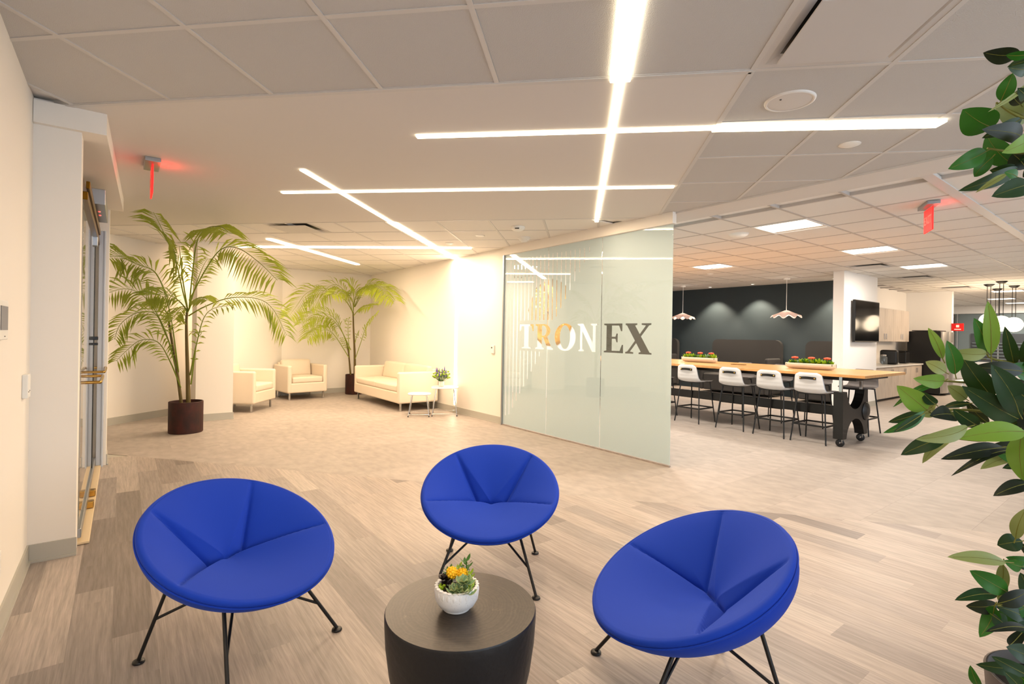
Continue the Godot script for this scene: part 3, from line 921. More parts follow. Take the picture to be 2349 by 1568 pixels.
func baseboard(called: String, a: Vector2, b: Vector2, d := 0.009) -> void:
	var mb := MB.new()
	mb.prism(strip(a, b, d), 0.0, 0.102)
	mb.prism(strip(a, b, d * 2.0), 0.0, 0.012)
	struct_mesh(called, mb.done(), M["base_vinyl"])

func build_walls() -> void:
	var w: Material = M["wall_paint"]
	wall_poly(uvpoly(rect_uv(-3.6, 3.95, -0.56, -0.41)), "wall_left", w)
	baseboard("baseboard_left", d2(-3.5, -0.41), d2(3.95, -0.41))
	wall_poly(uvpoly(rect_uv(3.95, 4.10, -0.8, -0.20)), "wall_entrance", w)
	baseboard("baseboard_entrance", d2(3.95, -0.40), d2(3.95, -0.195))
	wall_poly(uvpoly(rect_uv(6.36, 6.60, -1.6, -0.105)), "wall_doorway", w)
	baseboard("baseboard_doorway", d2(6.36, -0.105), d2(6.60, -0.105))
	# corridor beyond the glass door
	wall_poly(uvpoly(rect_uv(3.0, 7.6, -2.3, -2.15)), "wall_corridor", w)
	wall_poly(uvpoly(rect_uv(3.0, 3.15, -2.2, -0.5)), "wall_corridor_near", w)
	wall_poly(uvpoly(rect_uv(7.4, 7.55, -2.2, -1.3)), "wall_corridor_end", w)
	wall_poly(uvpoly(rect_uv(6.58, 8.4, -1.45, -1.3)), "wall_corridor_side", w)
	# alcove
	var bl := d2(ALC_U, 0.0)
	var p0: Vector2 = ALC[0]
	var p1: Vector2 = ALC[1]
	wall_poly(strip(p1 + (p1 - p0) * 0.05, p0, 0.15), "wall_alcove_left", w)
	baseboard("baseboard_alcove_left", p0.lerp(p1, 0.15), p1, 0.009)
	wall_poly(uvpoly(rect_uv(ALC_U, ALC_U + 0.15, 0.5, 4.70)), "wall_alcove_back", w)
	baseboard("baseboard_alcove_back", d2(ALC_U, 1.9), d2(ALC_U, 4.5))
	wall_poly(uvpoly(rect_uv(6.12, ALC_U + 0.15, 4.50, 4.65)), "wall_sofa", w)
	baseboard("baseboard_sofa", d2(ALC_U, 4.50), d2(6.12, 4.50))
	# free-standing column in front of the alcove
	wall_poly(uvpoly(rect_uv(8.65, 9.25, 0.86, 1.34)), "wall_column", w)
	baseboard("baseboard_column", d2(8.65, 0.86), d2(8.65, 1.35))
	baseboard("baseboard_column_side", d2(8.65, 1.34), d2(9.25, 1.34))
	# kitchen side
	wall_poly(uvpoly(rect_uv(6.95, 12.0, 7.2, 7.35)), "wall_partition", M["white_paint"])
	wall_poly(uvpoly(rect_uv(4.05, 12.0, 12.2, 12.35)), "wall_dark", M["dark_paint"])
	wall_poly(uvpoly(rect_uv(3.87, 4.05, 10.62, 12.30)), "wall_screen", M["white_paint"])
	baseboard("baseboard_screen", d2(3.87, 10.62), d2(3.87, 12.3))
	wall_poly(uvpoly(rect_uv(4.62, 4.77, 12.3, 16.9)), "wall_kitchen", M["white_paint"])
	wall_poly(uvpoly(rect_uv(3.66, 5.60, 16.8, 16.95)), "wall_kitchen_end", M["white_paint"])
	# outer walls
	wall_poly(uvpoly(rect_uv(-3.6, 12.2, 25.4, 25.6)), "wall_far", M["white_paint"])
	wall_poly(uvpoly(rect_uv(11.9, 12.1, 4.6, 12.4)), "wall_kitchen_left", M["white_paint"])
	wall_poly(uvpoly(rect_uv(5.5, 5.7, 16.9, 25.5)), "wall_office", M["white_paint"])
	# rear wall with a row of windows, behind the camera
	wall_poly(uvpoly(rect_uv(-3.6, -3.4, -0.56, 25.6)), "wall_rear_sill", w, -0.004, 0.45)
	wall_poly(uvpoly(rect_uv(-3.6, -3.4, -0.56, 25.6)), "wall_rear_head", w, 2.35, HC + 0.02)
	var n := 0
	var v := -0.56
	while v < 25.0:
		wall_poly(uvpoly(rect_uv(-3.6, -3.4, v, v + (0.5 if v < 9.0 else 3.5))), "wall_rear_pier", w, 0.45, 2.35)
		v += 2.2 if v < 9.0 else 3.5
	# far glazed office front
	var of := struct_node("window_1")
	var y := [0.62, 2.33]
	part(of, "pane", slab(rect_uv(-1.5, 5.2, 24.30, 24.33), 0.62, 2.33), M["glass_far"])
	for k in 7:
		part(of, "mullion", slab(rect_uv(-1.5 + k * 1.1, -1.46 + k * 1.1, 24.24, 24.36), 0.62, 2.33), M["aluminium"])
	part(of, "privacy_band", slab(rect_uv(-1.5, 4.75, 24.26, 24.29), 0.62, 1.62), M["band_grey"])
	for k in 6:
		part(of, "blind_slat", slab(rect_uv(-1.4, 4.7, 24.22, 24.25), 0.72 + k * 0.11, 0.75 + k * 0.11), M["glass_far"])
	struct_mesh("wall_office_sill", slab(rect_uv(-1.6, 5.3, 24.2, 24.5), 0.0, 0.62), M["white_paint"])
	struct_mesh("wall_office_head", slab(rect_uv(-1.6, 5.3, 24.2, 24.5), 2.33, HC), M["white_paint"])

# ---------------------------------------------------------------- lamps
func area(at: Vector3, along: Vector3, sx: float, sy: float, color: Color, energy: float, dir := Vector3.DOWN) -> void:
	var l := AreaLight3D.new()
	l.name = numbered("area_light")
	l.area_size = Vector2(sx, sy)
	l.light_color = color; l.light_energy = energy
	l.area_range = 30.0; l.area_attenuation = 2.0
	l.area_normalize_energy = true
	l.shadow_enabled = true
	add_child(l)
	var zz := -dir
	var xx := along.normalized()
	l.transform = Transform3D(Basis(xx, zz.cross(xx), zz), at)

const PER_M := 1.6

func strip_light(a: Vector2, b: Vector2, w: float, label: String, k := 1.0) -> void:
	var m := MB.new()
	var e := (b - a)
	var L := e.length()
	m.rbox(Vector3.ZERO, Vector3(L, 0.012, w), 0.004, 1)
	var c := (a + b) * 0.5
	var o := thing("led_strip", label, "strip light", Vector3(c.x, HC - 0.009, c.y), atan2(-e.y, e.x), "linear lights in the lobby ceiling")
	part(o, "lens", m.done(), M["led_lens"])
	area(Vector3(c.x, HC - 0.018, c.y), Vector3(e.x, 0, e.y), L, w, WARM, PER_M * L * (1.0 if w > 0.07 else 0.55) * k)

func build_lights() -> void:
	strip_light(Vector2(GX, 0.6), Vector2(GX, -2.60), 0.10, "broad light strip running over the viewer to the edge of the plain ceiling", 0.3)
	strip_light(Vector2(GX, -2.60), Vector2(GX - 0.03, -5.78), 0.042, "thin light strip running away from the viewer, crossing two others")
	strip_light(Vector2(-1.08, -3.20), Vector2(0.765, -3.24), 0.042, "thin light strip across the ceiling nearest the viewer")
	strip_light(Vector2(0.765, -3.24), Vector2(2.05, -3.30), 0.095, "broad light strip among the ceiling tiles at right")
	strip_light(Vector2(-2.75, -4.38), Vector2(0.745, -4.48), 0.042, "thin light strip across the ceiling, the farther and longer one")
	strip_light(Vector2(-2.20, -3.77), Vector2(-2.20, -5.65), 0.042, "thin slanting light strip left on the plain ceiling")
	strip_light(Vector2(-2.20, -5.65), Vector2(-2.17, -8.50), 0.085, "broad slanting light strip that ends at the wall light", 0.88)
	strip_light(Vector2(-5.20, -7.20), Vector2(-1.65, -7.46), 0.085, "broad light strip across the alcove ceiling from the column", 0.9)
	strip_light(Vector2(-5.93, -7.50), Vector2(-5.95, -8.15), 0.085, "short light strip added unseen behind the column to brighten the alcove wall at left", 1.7)  # added lamp, out of view, lifts the brightness of the alcove wall
	strip_light(Vector2(-4.33, -6.60), Vector2(-4.22, -9.22), 0.085, "short broad light strip deep in the alcove above the armchairs", 1.25)
	# the strip down the wall
	var wv := 4.492
	var wu := 7.49
	var o := thing("led_strip", "upright light strip running down the wall beside the side tables", "strip light", D(wu, wv), PI / 4.0, "linear lights in the lobby ceiling")
	var m := MB.new()
	m.rbox(Vector3(0, 1.36, 0), Vector3(0.012, 2.46, 0.055), 0.004, 1)
	part(o, "lens", m.done(), M["led_lens"])
	area(D(wu, wv - 0.010, 1.36), Vector3.UP, 2.46, 0.055, WARM, PER_M * 2.46 * 0.38, Vector3(-S, 0, S))
	# square panels in the kitchen ceiling
	var i := 0
	var where := ["nearest to the glass wall", "above the bar table's near end", "over the bar table's far end at left", "in front of the white wall with the screen", "behind the frosted glass, over its free end", "added near the sofa wall to light behind the frosted glass", "beyond the frosted glass above a white wall end", "added out of sight behind the sofa wall as fill light", "far off, above the round globe lamps", "far off behind the globe lamps", "farthest off behind the globe lamps"]
	for p in TROFFERS:
		var t := thing("ceiling_panel_light", "square white ceiling light panel " + where[i], "ceiling light", D(p.x, p.y, HC), PI / 4.0, "square light panels in the kitchen ceiling")
		var fr := MB.new()
		for s in [-1.0, 1.0]:
			fr.rbox(Vector3(s * 0.292, 0.0, 0), Vector3(0.024, 0.014, 0.608), 0.002)
			fr.rbox(Vector3(0, 0.0, s * 0.292), Vector3(0.56, 0.014, 0.024), 0.002)
		part(t, "frame", fr.done(), M["white_metal"])
		# sloping white sides round a raised centre lens
		var sd := MB.new()
		for s in [-1.0, 1.0]:
			sd.quad(Vector3(s * 0.28, 0.0, -0.28), Vector3(s * 0.28, 0.0, 0.28), Vector3(s * 0.15, 0.018, 0.28), Vector3(s * 0.15, 0.018, -0.28))
		part(t, "reflector", sd.done(), M["white_metal"])
		var ln := MB.new()
		ln.rbox(Vector3(0, 0.006, 0), Vector3(0.34, 0.02, 0.56), 0.008, 2)
		part(t, "lens", ln.done(), M["panel_glow"])
		area(D(p.x, p.y, HC - 0.012), Vector3(S, 0, -S), 0.34, 0.54, NEUTRAL, 4.8)
		i += 1

# ---------------------------------------------------------------- entrance at left
func build_entrance() -> void:
	# boxed-out bulkhead over the door
	struct_mesh("trim_1", slab([Vector2(3.91, -0.408), Vector2(3.91, -0.085), Vector2(6.355, 0.0), Vector2(6.355, -0.408)], 2.478, HC), M["wall_paint"])
	# framed glass door leaf, v = -0.2
	var o := thing("glass_door", "frameless glass entrance door with brass rails and pull handles in the left wall", "door", D(5.2, -0.20), PI / 4.0)
	# local x = v, local -z = u
	var pn := MB.new()
	pn.rbox(Vector3(0, 1.11, 0.24), Vector3(0.012, 2.02, 1.7), 0.002)
	part(o, "pane", pn.done(), M["clear_glass"])
	var pn2 := MB.new()
	pn2.rbox(Vector3(0.0, 1.11, -0.86), Vector3(0.012, 2.02, 0.44), 0.002)
	part(o, "pane", pn2.done(), M["clear_glass"])
	var st := MB.new()
	st.rbox(Vector3(0, 1.11, -0.625), Vector3(0.02, 2.02, 0.014), 0.003)
	part(o, "edge_seal", st.done(), M["black_plastic"])
	var rl := MB.new()
	rl.rbox(Vector3(0, 0.07, 0.0), Vector3(0.035, 0.06, 2.18), 0.006)
	part(o, "bottom_rail", rl.done(), M["aluminium"])
	var th := MB.new()
	th.rbox(Vector3(0.02, 0.010, 0.0), Vector3(0.075, 0.016, 2.2), 0.004)
	part(o, "threshold", th.done(), M["threshold_metal"])
	var pv := MB.new()
	pv.rbox(Vector3(0.03, 0.045, 0.35), Vector3(0.05, 0.05, 0.06), 0.006)
	pv.rbox(Vector3(0.03, 0.045, 0.02), Vector3(0.05, 0.05, 0.06), 0.006)
	part(o, "pivot", pv.done(), M["brass"])
	var hd := MB.new()
	hd.rbox(Vector3(0.0, 2.145, 0.0), Vector3(0.05, 0.05, 2.18), 0.004)
	part(o, "top_rail", hd.done(), M["bronze"])
	var hd2 := MB.new()
	hd2.rbox(Vector3(0.025, 2.21, 0.1), Vector3(0.02, 0.045, 2.0), 0.004)
	hd2.rbox(Vector3(-0.03, 2.30, 0.1), Vector3(0.02, 0.12, 2.0), 0.004)
	part(o, "header", hd2.done(), M["bronze"])
	var lk := MB.new()
	lk.rbox(Vector3(0.0, 2.09, -0.6), Vector3(0.05, 0.09, 0.10), 0.004)
	part(o, "clamp", lk.done(), M["aluminium"])
	var lk2 := MB.new()
	lk2.rbox(Vector3(0.012, 1.24, -0.625), Vector3(0.05, 0.03, 0.05), 0.004)
	lk2.rbox(Vector3(0.012, 1.19, -0.60), Vector3(0.05, 0.02, 0.05), 0.004)
	part(o, "lock", lk2.done(), M["black_metal"])
	for k in 2:
		var hh := MB.new()
		var z0 := -0.52 if k == 0 else 0.55
		var sx := 1.0
		var hy := 0.95
		hh.tube(spline([Vector3(0.006 * sx, hy, z0), Vector3(0.07 * sx, hy, z0), Vector3(0.085 * sx, hy, z0 - 0.02), Vector3(0.085 * sx, hy, z0 - 0.58), Vector3(0.07 * sx, hy, z0 - 0.60), Vector3(0.006 * sx, hy, z0 - 0.60)], 24), 0.011, 0.011, 10)
		part(o, "pull_handle", hh.done(), M["brass"])
	# aluminium post at the far side of the door
	var post := MB.new()
	post.rbox(Vector3(0, 1.13, 0), Vector3(0.055, 2.26, 0.05), 0.004)
	post.rbox(Vector3(0.018, 1.13, 0.028), Vector3(0.012, 2.26, 0.012), 0.002)
	solo("door_post", post.done(), M["pale_aluminium"], "blue-grey aluminium post at the far edge of the glass door", "door post", D(6.325, -0.155), PI / 4.0)
	# operator box with two red indicator lights
	var op := thing("door_operator", "grey door operator box with two red indicator lights above the glass door", "door operator", D(5.45, -0.185, 2.33), PI / 4.0)
	var ob := MB.new()
	ob.rbox(Vector3(0.03, 0.0, 0), Vector3(0.09, 0.12, 0.85), 0.006)
	part(op, "housing", ob.done(), M["aluminium"])
	for z in [-0.05, 0.12]:
		var id := MB.new()
		id.ball(Vector3(0.03, -0.061, z), Vector3(0.009, 0.005, 0.012), 8, 6)
		part(op, "indicator_light", id.done(), M["led_red"])
	# intercom, card reader and socket on the left wall; local x = u reversed, local z = +v
	var ic := thing("intercom_panel", "white intercom panel with a small screen on the left wall at the photo's edge", "intercom", D(2.97, -0.41, 1.36), 3.0 * PI / 4.0)
	var q := MB.new()
	q.rbox(Vector3(0, 0, 0.011), Vector3(0.20, 0.165, 0.022), 0.005, 2)
	part(ic, "housing", q.done(), M["white_plastic"])
	q = MB.new()
	q.rbox(Vector3(0.0, 0.008, 0.0225), Vector3(0.16, 0.10, 0.003), 0.001)
	part(ic, "screen", q.done(), M["screen_black"])
	q = MB.new()
	q.rbox(Vector3(0.02, -0.068, 0.0225), Vector3(0.02, 0.004, 0.002), 0.0005)
	part(ic, "button", q.done(), M["black_plastic"])
	var cr := thing("card_reader", "slim white card reader on the left wall beside the entrance", "card reader", D(3.72, -0.41, 1.02), 3.0 * PI / 4.0)
	q = MB.new()
	q.rbox(Vector3(0, 0, 0.012), Vector3(0.10, 0.125, 0.024), 0.004, 2)
	part(cr, "housing", q.done(), M["white_plastic"])
	q = MB.new()
	q.rbox(Vector3(-0.02, -0.03, 0.0245), Vector3(0.016, 0.005, 0.002), 0.0005)
	q.rbox(Vector3(0.015, -0.026, 0.0245), Vector3(0.016, 0.005, 0.002), 0.0005)
	part(cr, "mark", q.done(), M["black_plastic"])
	var so := thing("wall_socket", "white wall socket low on the left wall at the photo's edge", "socket", D(3.06, -0.41, 0.31), 3.0 * PI / 4.0)
	q = MB.new()
	q.rbox(Vector3(0, 0, 0.004), Vector3(0.075, 0.115, 0.008), 0.003, 2)
	part(so, "plate", q.done(), M["white_plastic"])
	for yy in [-0.026, 0.026]:
		q = MB.new()
		q.rbox(Vector3(0, yy, 0.009), Vector3(0.034, 0.03, 0.004), 0.002)
		part(so, "outlet", q.done(), M["white_metal"])

# ---------------------------------------------------------------- frosted glass wall with lettering
func arc_pts(c: Vector2, rx: float, ry: float, a0: float, a1: float, n := 12) -> Array:
	var o := []
	for i in n + 1:
		var a := deg_to_rad(lerpf(a0, a1, float(i) / n))
		o.append(c + Vector2(cos(a) * rx, sin(a) * ry))
	return o

func letter(ch: String) -> Array:
	match ch:
		"T":
			return [[Vector2(0, 1), Vector2(1, 1), Vector2(1, .72), Vector2(.93, .72), Vector2(.85, .93), Vector2(.66, .93), Vector2(.66, .07), Vector2(.82, .04), Vector2(.82, 0), Vector2(.18, 0), Vector2(.18, .04), Vector2(.34, .07), Vector2(.34, .93), Vector2(.15, .93), Vector2(.07, .72), Vector2(0, .72)]]
		"R":
			var bowl := [Vector2(.3, 1), Vector2(.5, 1)] + arc_pts(Vector2(.5, .74), .35, .26, 85, -85) + [Vector2(.5, .48), Vector2(.3, .48), Vector2(.3, .54), Vector2(.48, .54)] + arc_pts(Vector2(.48, .74), .15, .2, -85, 85) + [Vector2(.48, .94), Vector2(.3, .94)]
			return [[Vector2(0, 0), Vector2(.50, 0), Vector2(.50, .05), Vector2(.38, .08), Vector2(.38, 1), Vector2(0, 1), Vector2(0, .95), Vector2(.12, .92), Vector2(.12, .08), Vector2(0, .05)], bowl, [Vector2(.42, .52), Vector2(.68, .5), Vector2(.93, .06), Vector2(1, .05), Vector2(1, 0), Vector2(.72, 0)]]
		"O":
			var l := arc_pts(Vector2(.5, .5), .5, .52, 90, 270, 18) + arc_pts(Vector2(.5, .5), .24, .45, 270, 90, 18)
			var r := arc_pts(Vector2(.5, .5), .5, .52, 90, -90, 18) + arc_pts(Vector2(.5, .5), .24, .45, -90, 90, 18)
			return [l, r]
		"N":
			return [[Vector2(0.06, 0), Vector2(.34, 0), Vector2(.34, .04), Vector2(.25, .07), Vector2(.25, .95), Vector2(.14, .95), Vector2(.14, .07), Vector2(0.06, .04)], [Vector2(0, 1), Vector2(.30, 1), Vector2(.90, .12), Vector2(.90, 0), Vector2(.74, 0), Vector2(.12, .93), Vector2(0, .96)], [Vector2(.66, 1), Vector2(1, 1), Vector2(1, .96), Vector2(.90, .93), Vector2(.90, .02), Vector2(.77, .2), Vector2(.77, .93), Vector2(.66, .96)]]
		"E":
			return [[Vector2(0, 1), Vector2(.95, 1), Vector2(.95, .74), Vector2(.88, .74), Vector2(.78, .93), Vector2(.42, .93), Vector2(.42, .55), Vector2(.6, .55), Vector2(.66, .66), Vector2(.72, .66), Vector2(.72, .36), Vector2(.66, .36), Vector2(.6, .48), Vector2(.42, .48), Vector2(.42, .07), Vector2(.82, .07), Vector2(.93, .28), Vector2(1, .28), Vector2(1, 0), Vector2(0, 0), Vector2(0, .05), Vector2(.13, .07), Vector2(.13, .93), Vector2(0, .95)]]
		"X":
			return [[Vector2(0, 1), Vector2(.46, 1), Vector2(.46, .95), Vector2(.38, .93), Vector2(.93, .06), Vector2(1, .05), Vector2(1, 0), Vector2(.52, 0), Vector2(.52, .05), Vector2(.60, .07), Vector2(.06, .93), Vector2(0, .95)], [Vector2(.62, 1), Vector2(.98, 1), Vector2(.98, .95), Vector2(.9, .93), Vector2(.19, .07), Vector2(.32, .05), Vector2(.32, 0), Vector2(0, 0), Vector2(0, .05), Vector2(.08, .07), Vector2(.78, .93), Vector2(.62, .95)]]
	return []

func build_glass_wall() -> void:
	var gv := 4.48
	# all clear shapes in the film: polygons in (x = -u, y)
	var cuts := []
	var word := [["T", 5.735, 5.425], ["R", 5.385, 5.025], ["O", 4.995, 4.605], ["N", 4.575, 4.235], ["E", 4.135, 3.845], ["X", 3.815, 3.455]]
	for w in word:
		for poly in letter(w[0]):
			var pp := PackedVector2Array()
			for p in poly:
				pp.append(Vector2(-lerpf(w[1], w[2], p.x), lerpf(1.14, 1.475, p.y)))
			cuts.append(pp)
	for k in 21:
		var u := 6.04 - 0.0825 * k
		var spans := []
		var yl := 0.17 + (5.96 - u) * 1.32
		var yb := 1.53
		if u < 5.03:
			yb = lerpf(1.49, 2.36, (5.03 - u) / 0.66)
		if k < 4:
			spans.append([maxf(yl, 0.15), 2.40])
		else:
			spans.append([yb, 2.40])
			if yl < 1.08:
				spans.append([yl, 1.105])
		for s in spans:
			var hw := 0.0105 if u > 5.1 else 0.007
			cuts.append(PackedVector2Array([Vector2(-u - hw, s[0]), Vector2(-u + hw, s[0]), Vector2(-u + hw, s[1]), Vector2(-u - hw, s[1])]))
	var edges := [6.115, 5.14, 4.18, 3.20]
	var part_label := ["panel beside the sofa wall with the letters T and R", "middle panel with the letters O and N", "panel at the free end with the letters E and X"]
	var o := thing("glass_partition", "frosted glass partition of three panels with clear lettering between lobby and kitchen", "glass partition", D(4.66, gv, 0.0), -PI / 4.0)
	for i in 3:
		var u0: float = edges[i] - 0.003
		var u1: float = edges[i + 1] + 0.003
		var mid := (u0 + u1) * 0.5
		var pm := MB.new()
		pm.rbox(Vector3.ZERO, Vector3(u0 - u1, 2.47, 0.010), 0.0015)
		var pane := part(o, "glass_panel", pm.done(), M["clear_glass"], Vector3(4.66 - mid, 1.255, 0))
		pane.set_meta("label", part_label[i])
		var film := CSGBox3D.new()
		film.name = "frosted_film"
		film.size = Vector3(u0 - u1 - 0.004, 2.466, 0.0016)
		film.material = M["frost_film"]
		film.position = Vector3(0, 0, -0.0075)
		pane.add_child(film, true)
		for c in cuts:
			var lo := 1e9
			var hi := -1e9
			for p in c:
				lo = minf(lo, p.x); hi = maxf(hi, p.x)
			if hi < -u0 or lo > -u1:
				continue
			var g := CSGPolygon3D.new()
			g.operation = CSGShape3D.OPERATION_SUBTRACTION
			var pp := PackedVector2Array()
			for p in c:
				pp.append(p - Vector2(-mid, 1.255))
			if Geometry2D.is_polygon_clockwise(pp):
				pp.reverse()
			g.polygon = pp
			g.mode = CSGPolygon3D.MODE_DEPTH
			g.depth = 0.02
			g.position.z = 0.01
			g.name = "clear_cut"
			g.material = M["frost_film"]
			film.add_child(g, true)
	struct_mesh("trim_2", slab(rect_uv(3.19, 6.115, gv - 0.03, gv + 0.03), 2.49, HC + 0.01), M["wall_paint"])
	struct_mesh("trim_3", slab(rect_uv(3.20, 6.115, gv - 0.012, gv + 0.012), -0.003, 0.016), M["plank_1"])
	struct_mesh("trim_4", slab(rect_uv(6.10, 6.125, gv - 0.02, gv + 0.02), 0.0, 2.49), M["aluminium"])
	# gold leaf disc on the white wall behind, seen through the clear stripes
	var r := MB.new()
	var rows := []
	for i in 15:
		var f := i / 14.0
		var row := []
		for s in 72:
			var a := TAU * s / 72
			var rr := 0.70 * f * (1.0 + 0.02 * sin(a * 9.0))
			row.append(Vector3(cos(a) * rr, sin(a) * rr, 0.05 * (1.0 - f * f) + 0.018 * sin(f * 22.0 + 3.0 * sin(a * 6.0)) * sin(a * 11.0 + f * 6.0) + 0.02))
		rows.append(row)
	var rim := []
	for s in 72:
		var a := TAU * s / 72
		rim.append(Vector3(cos(a) * 0.70, sin(a) * 0.70, 0.0))
	rows.append(rim)
	r.grid(rows, true, Vector3(0, 0, -2), 1.0)
	solo("wall_disc", r.done(), M["gold_leaf"], "rippled gold disc on the white wall, glimpsed through the clear stripes in the glass", "wall art", D(8.15, 7.198, 1.80), -PI / 4.0)

# ---------------------------------------------------------------- blue lounge chairs
const CR := 0.372      # rim radius
const CT := 0.451      # rim tilt
const CH := 0.484      # rim centre height
const CD := 0.184
const CPW := 0.078
const CPR := 0.045

func rim_pt(px: float, py: float, h: float) -> Vector3:
	var b := Vector3(0, sin(CT), -cos(CT))
	var nn := Vector3(0, cos(CT), sin(CT))
	return Vector3(0, CH, 0) + Vector3.RIGHT * px + b * py + nn * h

func facets(p: Vector2) -> Array:
	# how far up each upholstered panel the point lies: 0 at the bottom crease, 1 at the rim
	var ri := 0.36
	var s := (CPR - p.y) / (CPR + ri)
	var bk := (p.y - CPR) / (ri - CPR)
	var l := (Vector2(p.x + CPW, p.y - CPR).dot(Vector2(-0.853, 0.522))) / 0.337
	var r := (Vector2(p.x - CPW, p.y - CPR).dot(Vector2(0.853, 0.522))) / 0.337
	return [s, bk, l, r]

func bowl_height(p: Vector2) -> float:
	var f := facets(p)
	var srt := f.duplicate()
	srt.sort()
	var top: float = maxf(srt[3], 0.0)
	var gap: float = (top - srt[2]) * CD
	# the rim point straight out from the middle of the bottom crease
	var c0 := Vector2(0, CPR)
	var dir := p - c0
	var k := 1.0
	if dir.length() > 1e-5:
		dir = dir.normalized()
		var bq := c0.dot(dir)
		var out := -bq + sqrt(bq * bq - c0.length_squared() + CR * CR)
		k = maxf(facets(c0 + dir * out).max(), 0.05)
	var t := clampf(top / k, 0.0, 1.0)
	var h := -CD + CD * pow(t, 0.92)
	h += 0.018 * (1.0 - exp(-gap / 0.012)) * (1.0 - pow(t, 5.0)) - 0.0075 * exp(-pow(gap / 0.0042, 2.0)) * (1.0 - 0.6 * pow(t, 3.0))
	var rr := p.length() / CR
	return lerpf(h, -0.003, smooth(0.95, 1.0, rr)) - 0.002

func build_lounge_chairs() -> void:
	var seg := 288
	var nr := 84
	var proto := thing("lounge_chair", "royal blue bowl lounge chair behind the drum table, facing the viewer", "lounge chair", Vector3.ZERO, 0.0, "blue lounge chairs round the drum table")
	# inside of the bowl, one panel for each facet
	var rows := []
	for i in nr + 1:
		var f := float(i) / nr
		var r: float = CR * (1.0 - pow(1.0 - f, 1.25)) * 0.985
		var row := []
		for s in seg:
			var a := TAU * s / seg
			var p := Vector2(cos(a), sin(a)) * r
			row.append(rim_pt(p.x, p.y, bowl_height(p)))
		rows.append(row)
	var names := ["seat_panel", "back_panel", "side_panel", "side_panel"]
	var owner_of = func(r: int, c: int) -> int:
		var f := (r + 0.5) / nr
		var rad: float = CR * (1.0 - pow(1.0 - f, 1.25)) * 0.985
		var a := TAU * (c + 0.5) / seg
		var fs := facets(Vector2(cos(a), sin(a)) * rad)
		return fs.find(fs.max())
	for k in 4:
		var mb := MB.new()
		mb.grid(rows, true, rim_pt(0, 0, 2.0), -1.0, true, 1.0, func(r: int, c: int) -> bool: return owner_of.call(r, c) == k)
		part(proto, names[k], mb.done(), M["blue_cloth"])
	# rolled lip and outer shell
	var sh := []
	var prof := []
	prof.append(Vector2(CR * 0.985, -0.004 + lerpf(0.0, 0.0, 1.0)))
	for i in 7:
		var a := deg_to_rad(lerpf(70, -40, i / 6.0))
		prof.append(Vector2(CR - 0.006 + cos(a) * 0.017, -0.016 + sin(a) * 0.013))
	for i in range(1, 19):
		var f := i / 18.0
		var an := f * PI * 0.5
		prof.append(Vector2((CR + 0.006) * cos(an), -0.028 - 0.20 * pow(sin(an), 1.22)))
	for pt in prof:
		var row := []
		for s in seg:
			var a := TAU * s / seg
			row.append(rim_pt(cos(a) * pt.x, sin(a) * pt.x + 0.05 * clampf((-pt.y - 0.028) / 0.2, 0.0, 1.0), pt.y))
		sh.append(row)
	var sm := MB.new()
	sm.grid(sh, true, rim_pt(0, 0, -0.08), 1.0)
	part(proto, "outer_shell", sm.done(), M["blue_cloth"])
	# welt round the rim
	var ring := []
	for s in seg + 1:
		var a := TAU * s / seg
		ring.append(rim_pt(cos(a) * (CR + 0.0105), sin(a) * (CR + 0.0105), -0.026))
	var wm := MB.new()
	wm.tube(ring, 0.0042, 0.0042, 6, false)
	part(proto, "welt", wm.done(), M["blue_cloth"])
	var lm: Material = M["black_metal"]
	for c in [Vector2(-1, 1), Vector2(1, 1), Vector2(-1, -1), Vector2(1, -1)]:
		var top := Vector3(c.x * 0.165, 0.275, 0.10) if c.y > 0 else Vector3(c.x * 0.17, 0.37, -0.185)
		var foot := Vector3(c.x * 0.262, 0.012, c.y * 0.268)
		var leg := MB.new()
		leg.tube([top, foot], 0.0075, 0.0075, 10)
		var lg := part(proto, "leg", leg.done(), lm)
		var ft := MB.new()
		ft.lathe([Vector2(0, 0), Vector2(0.020, 0), Vector2(0.020, 0), Vector2(0.0225, 0.003), Vector2(0.021, 0.009), Vector2(0.012, 0.013), Vector2(0, 0.014)], 16, Vector3(foot.x, 0, foot.z))
		part(lg, "foot_glide", ft.done(), M["black_plastic"])
		var br := MB.new()
		var low := foot.lerp(top, 0.42)
		br.tube([low, Vector3(c.x * 0.02, 0.258, -0.045 + c.y * 0.02)], 0.006, 0.006, 8)
		part(proto, "brace", br.done(), lm)
	proto.position = Vector3(-0.499, 0, -2.838); proto.rotation.y = 0.099
	dup(proto, Vector3(-1.401, 0, -2.005), 1.266, "royal blue bowl lounge chair at left, turned towards the drum table")
	dup(proto, Vector3(0.394, 0, -1.993), -1.361, "royal blue bowl lounge chair at right, turned towards the drum table")

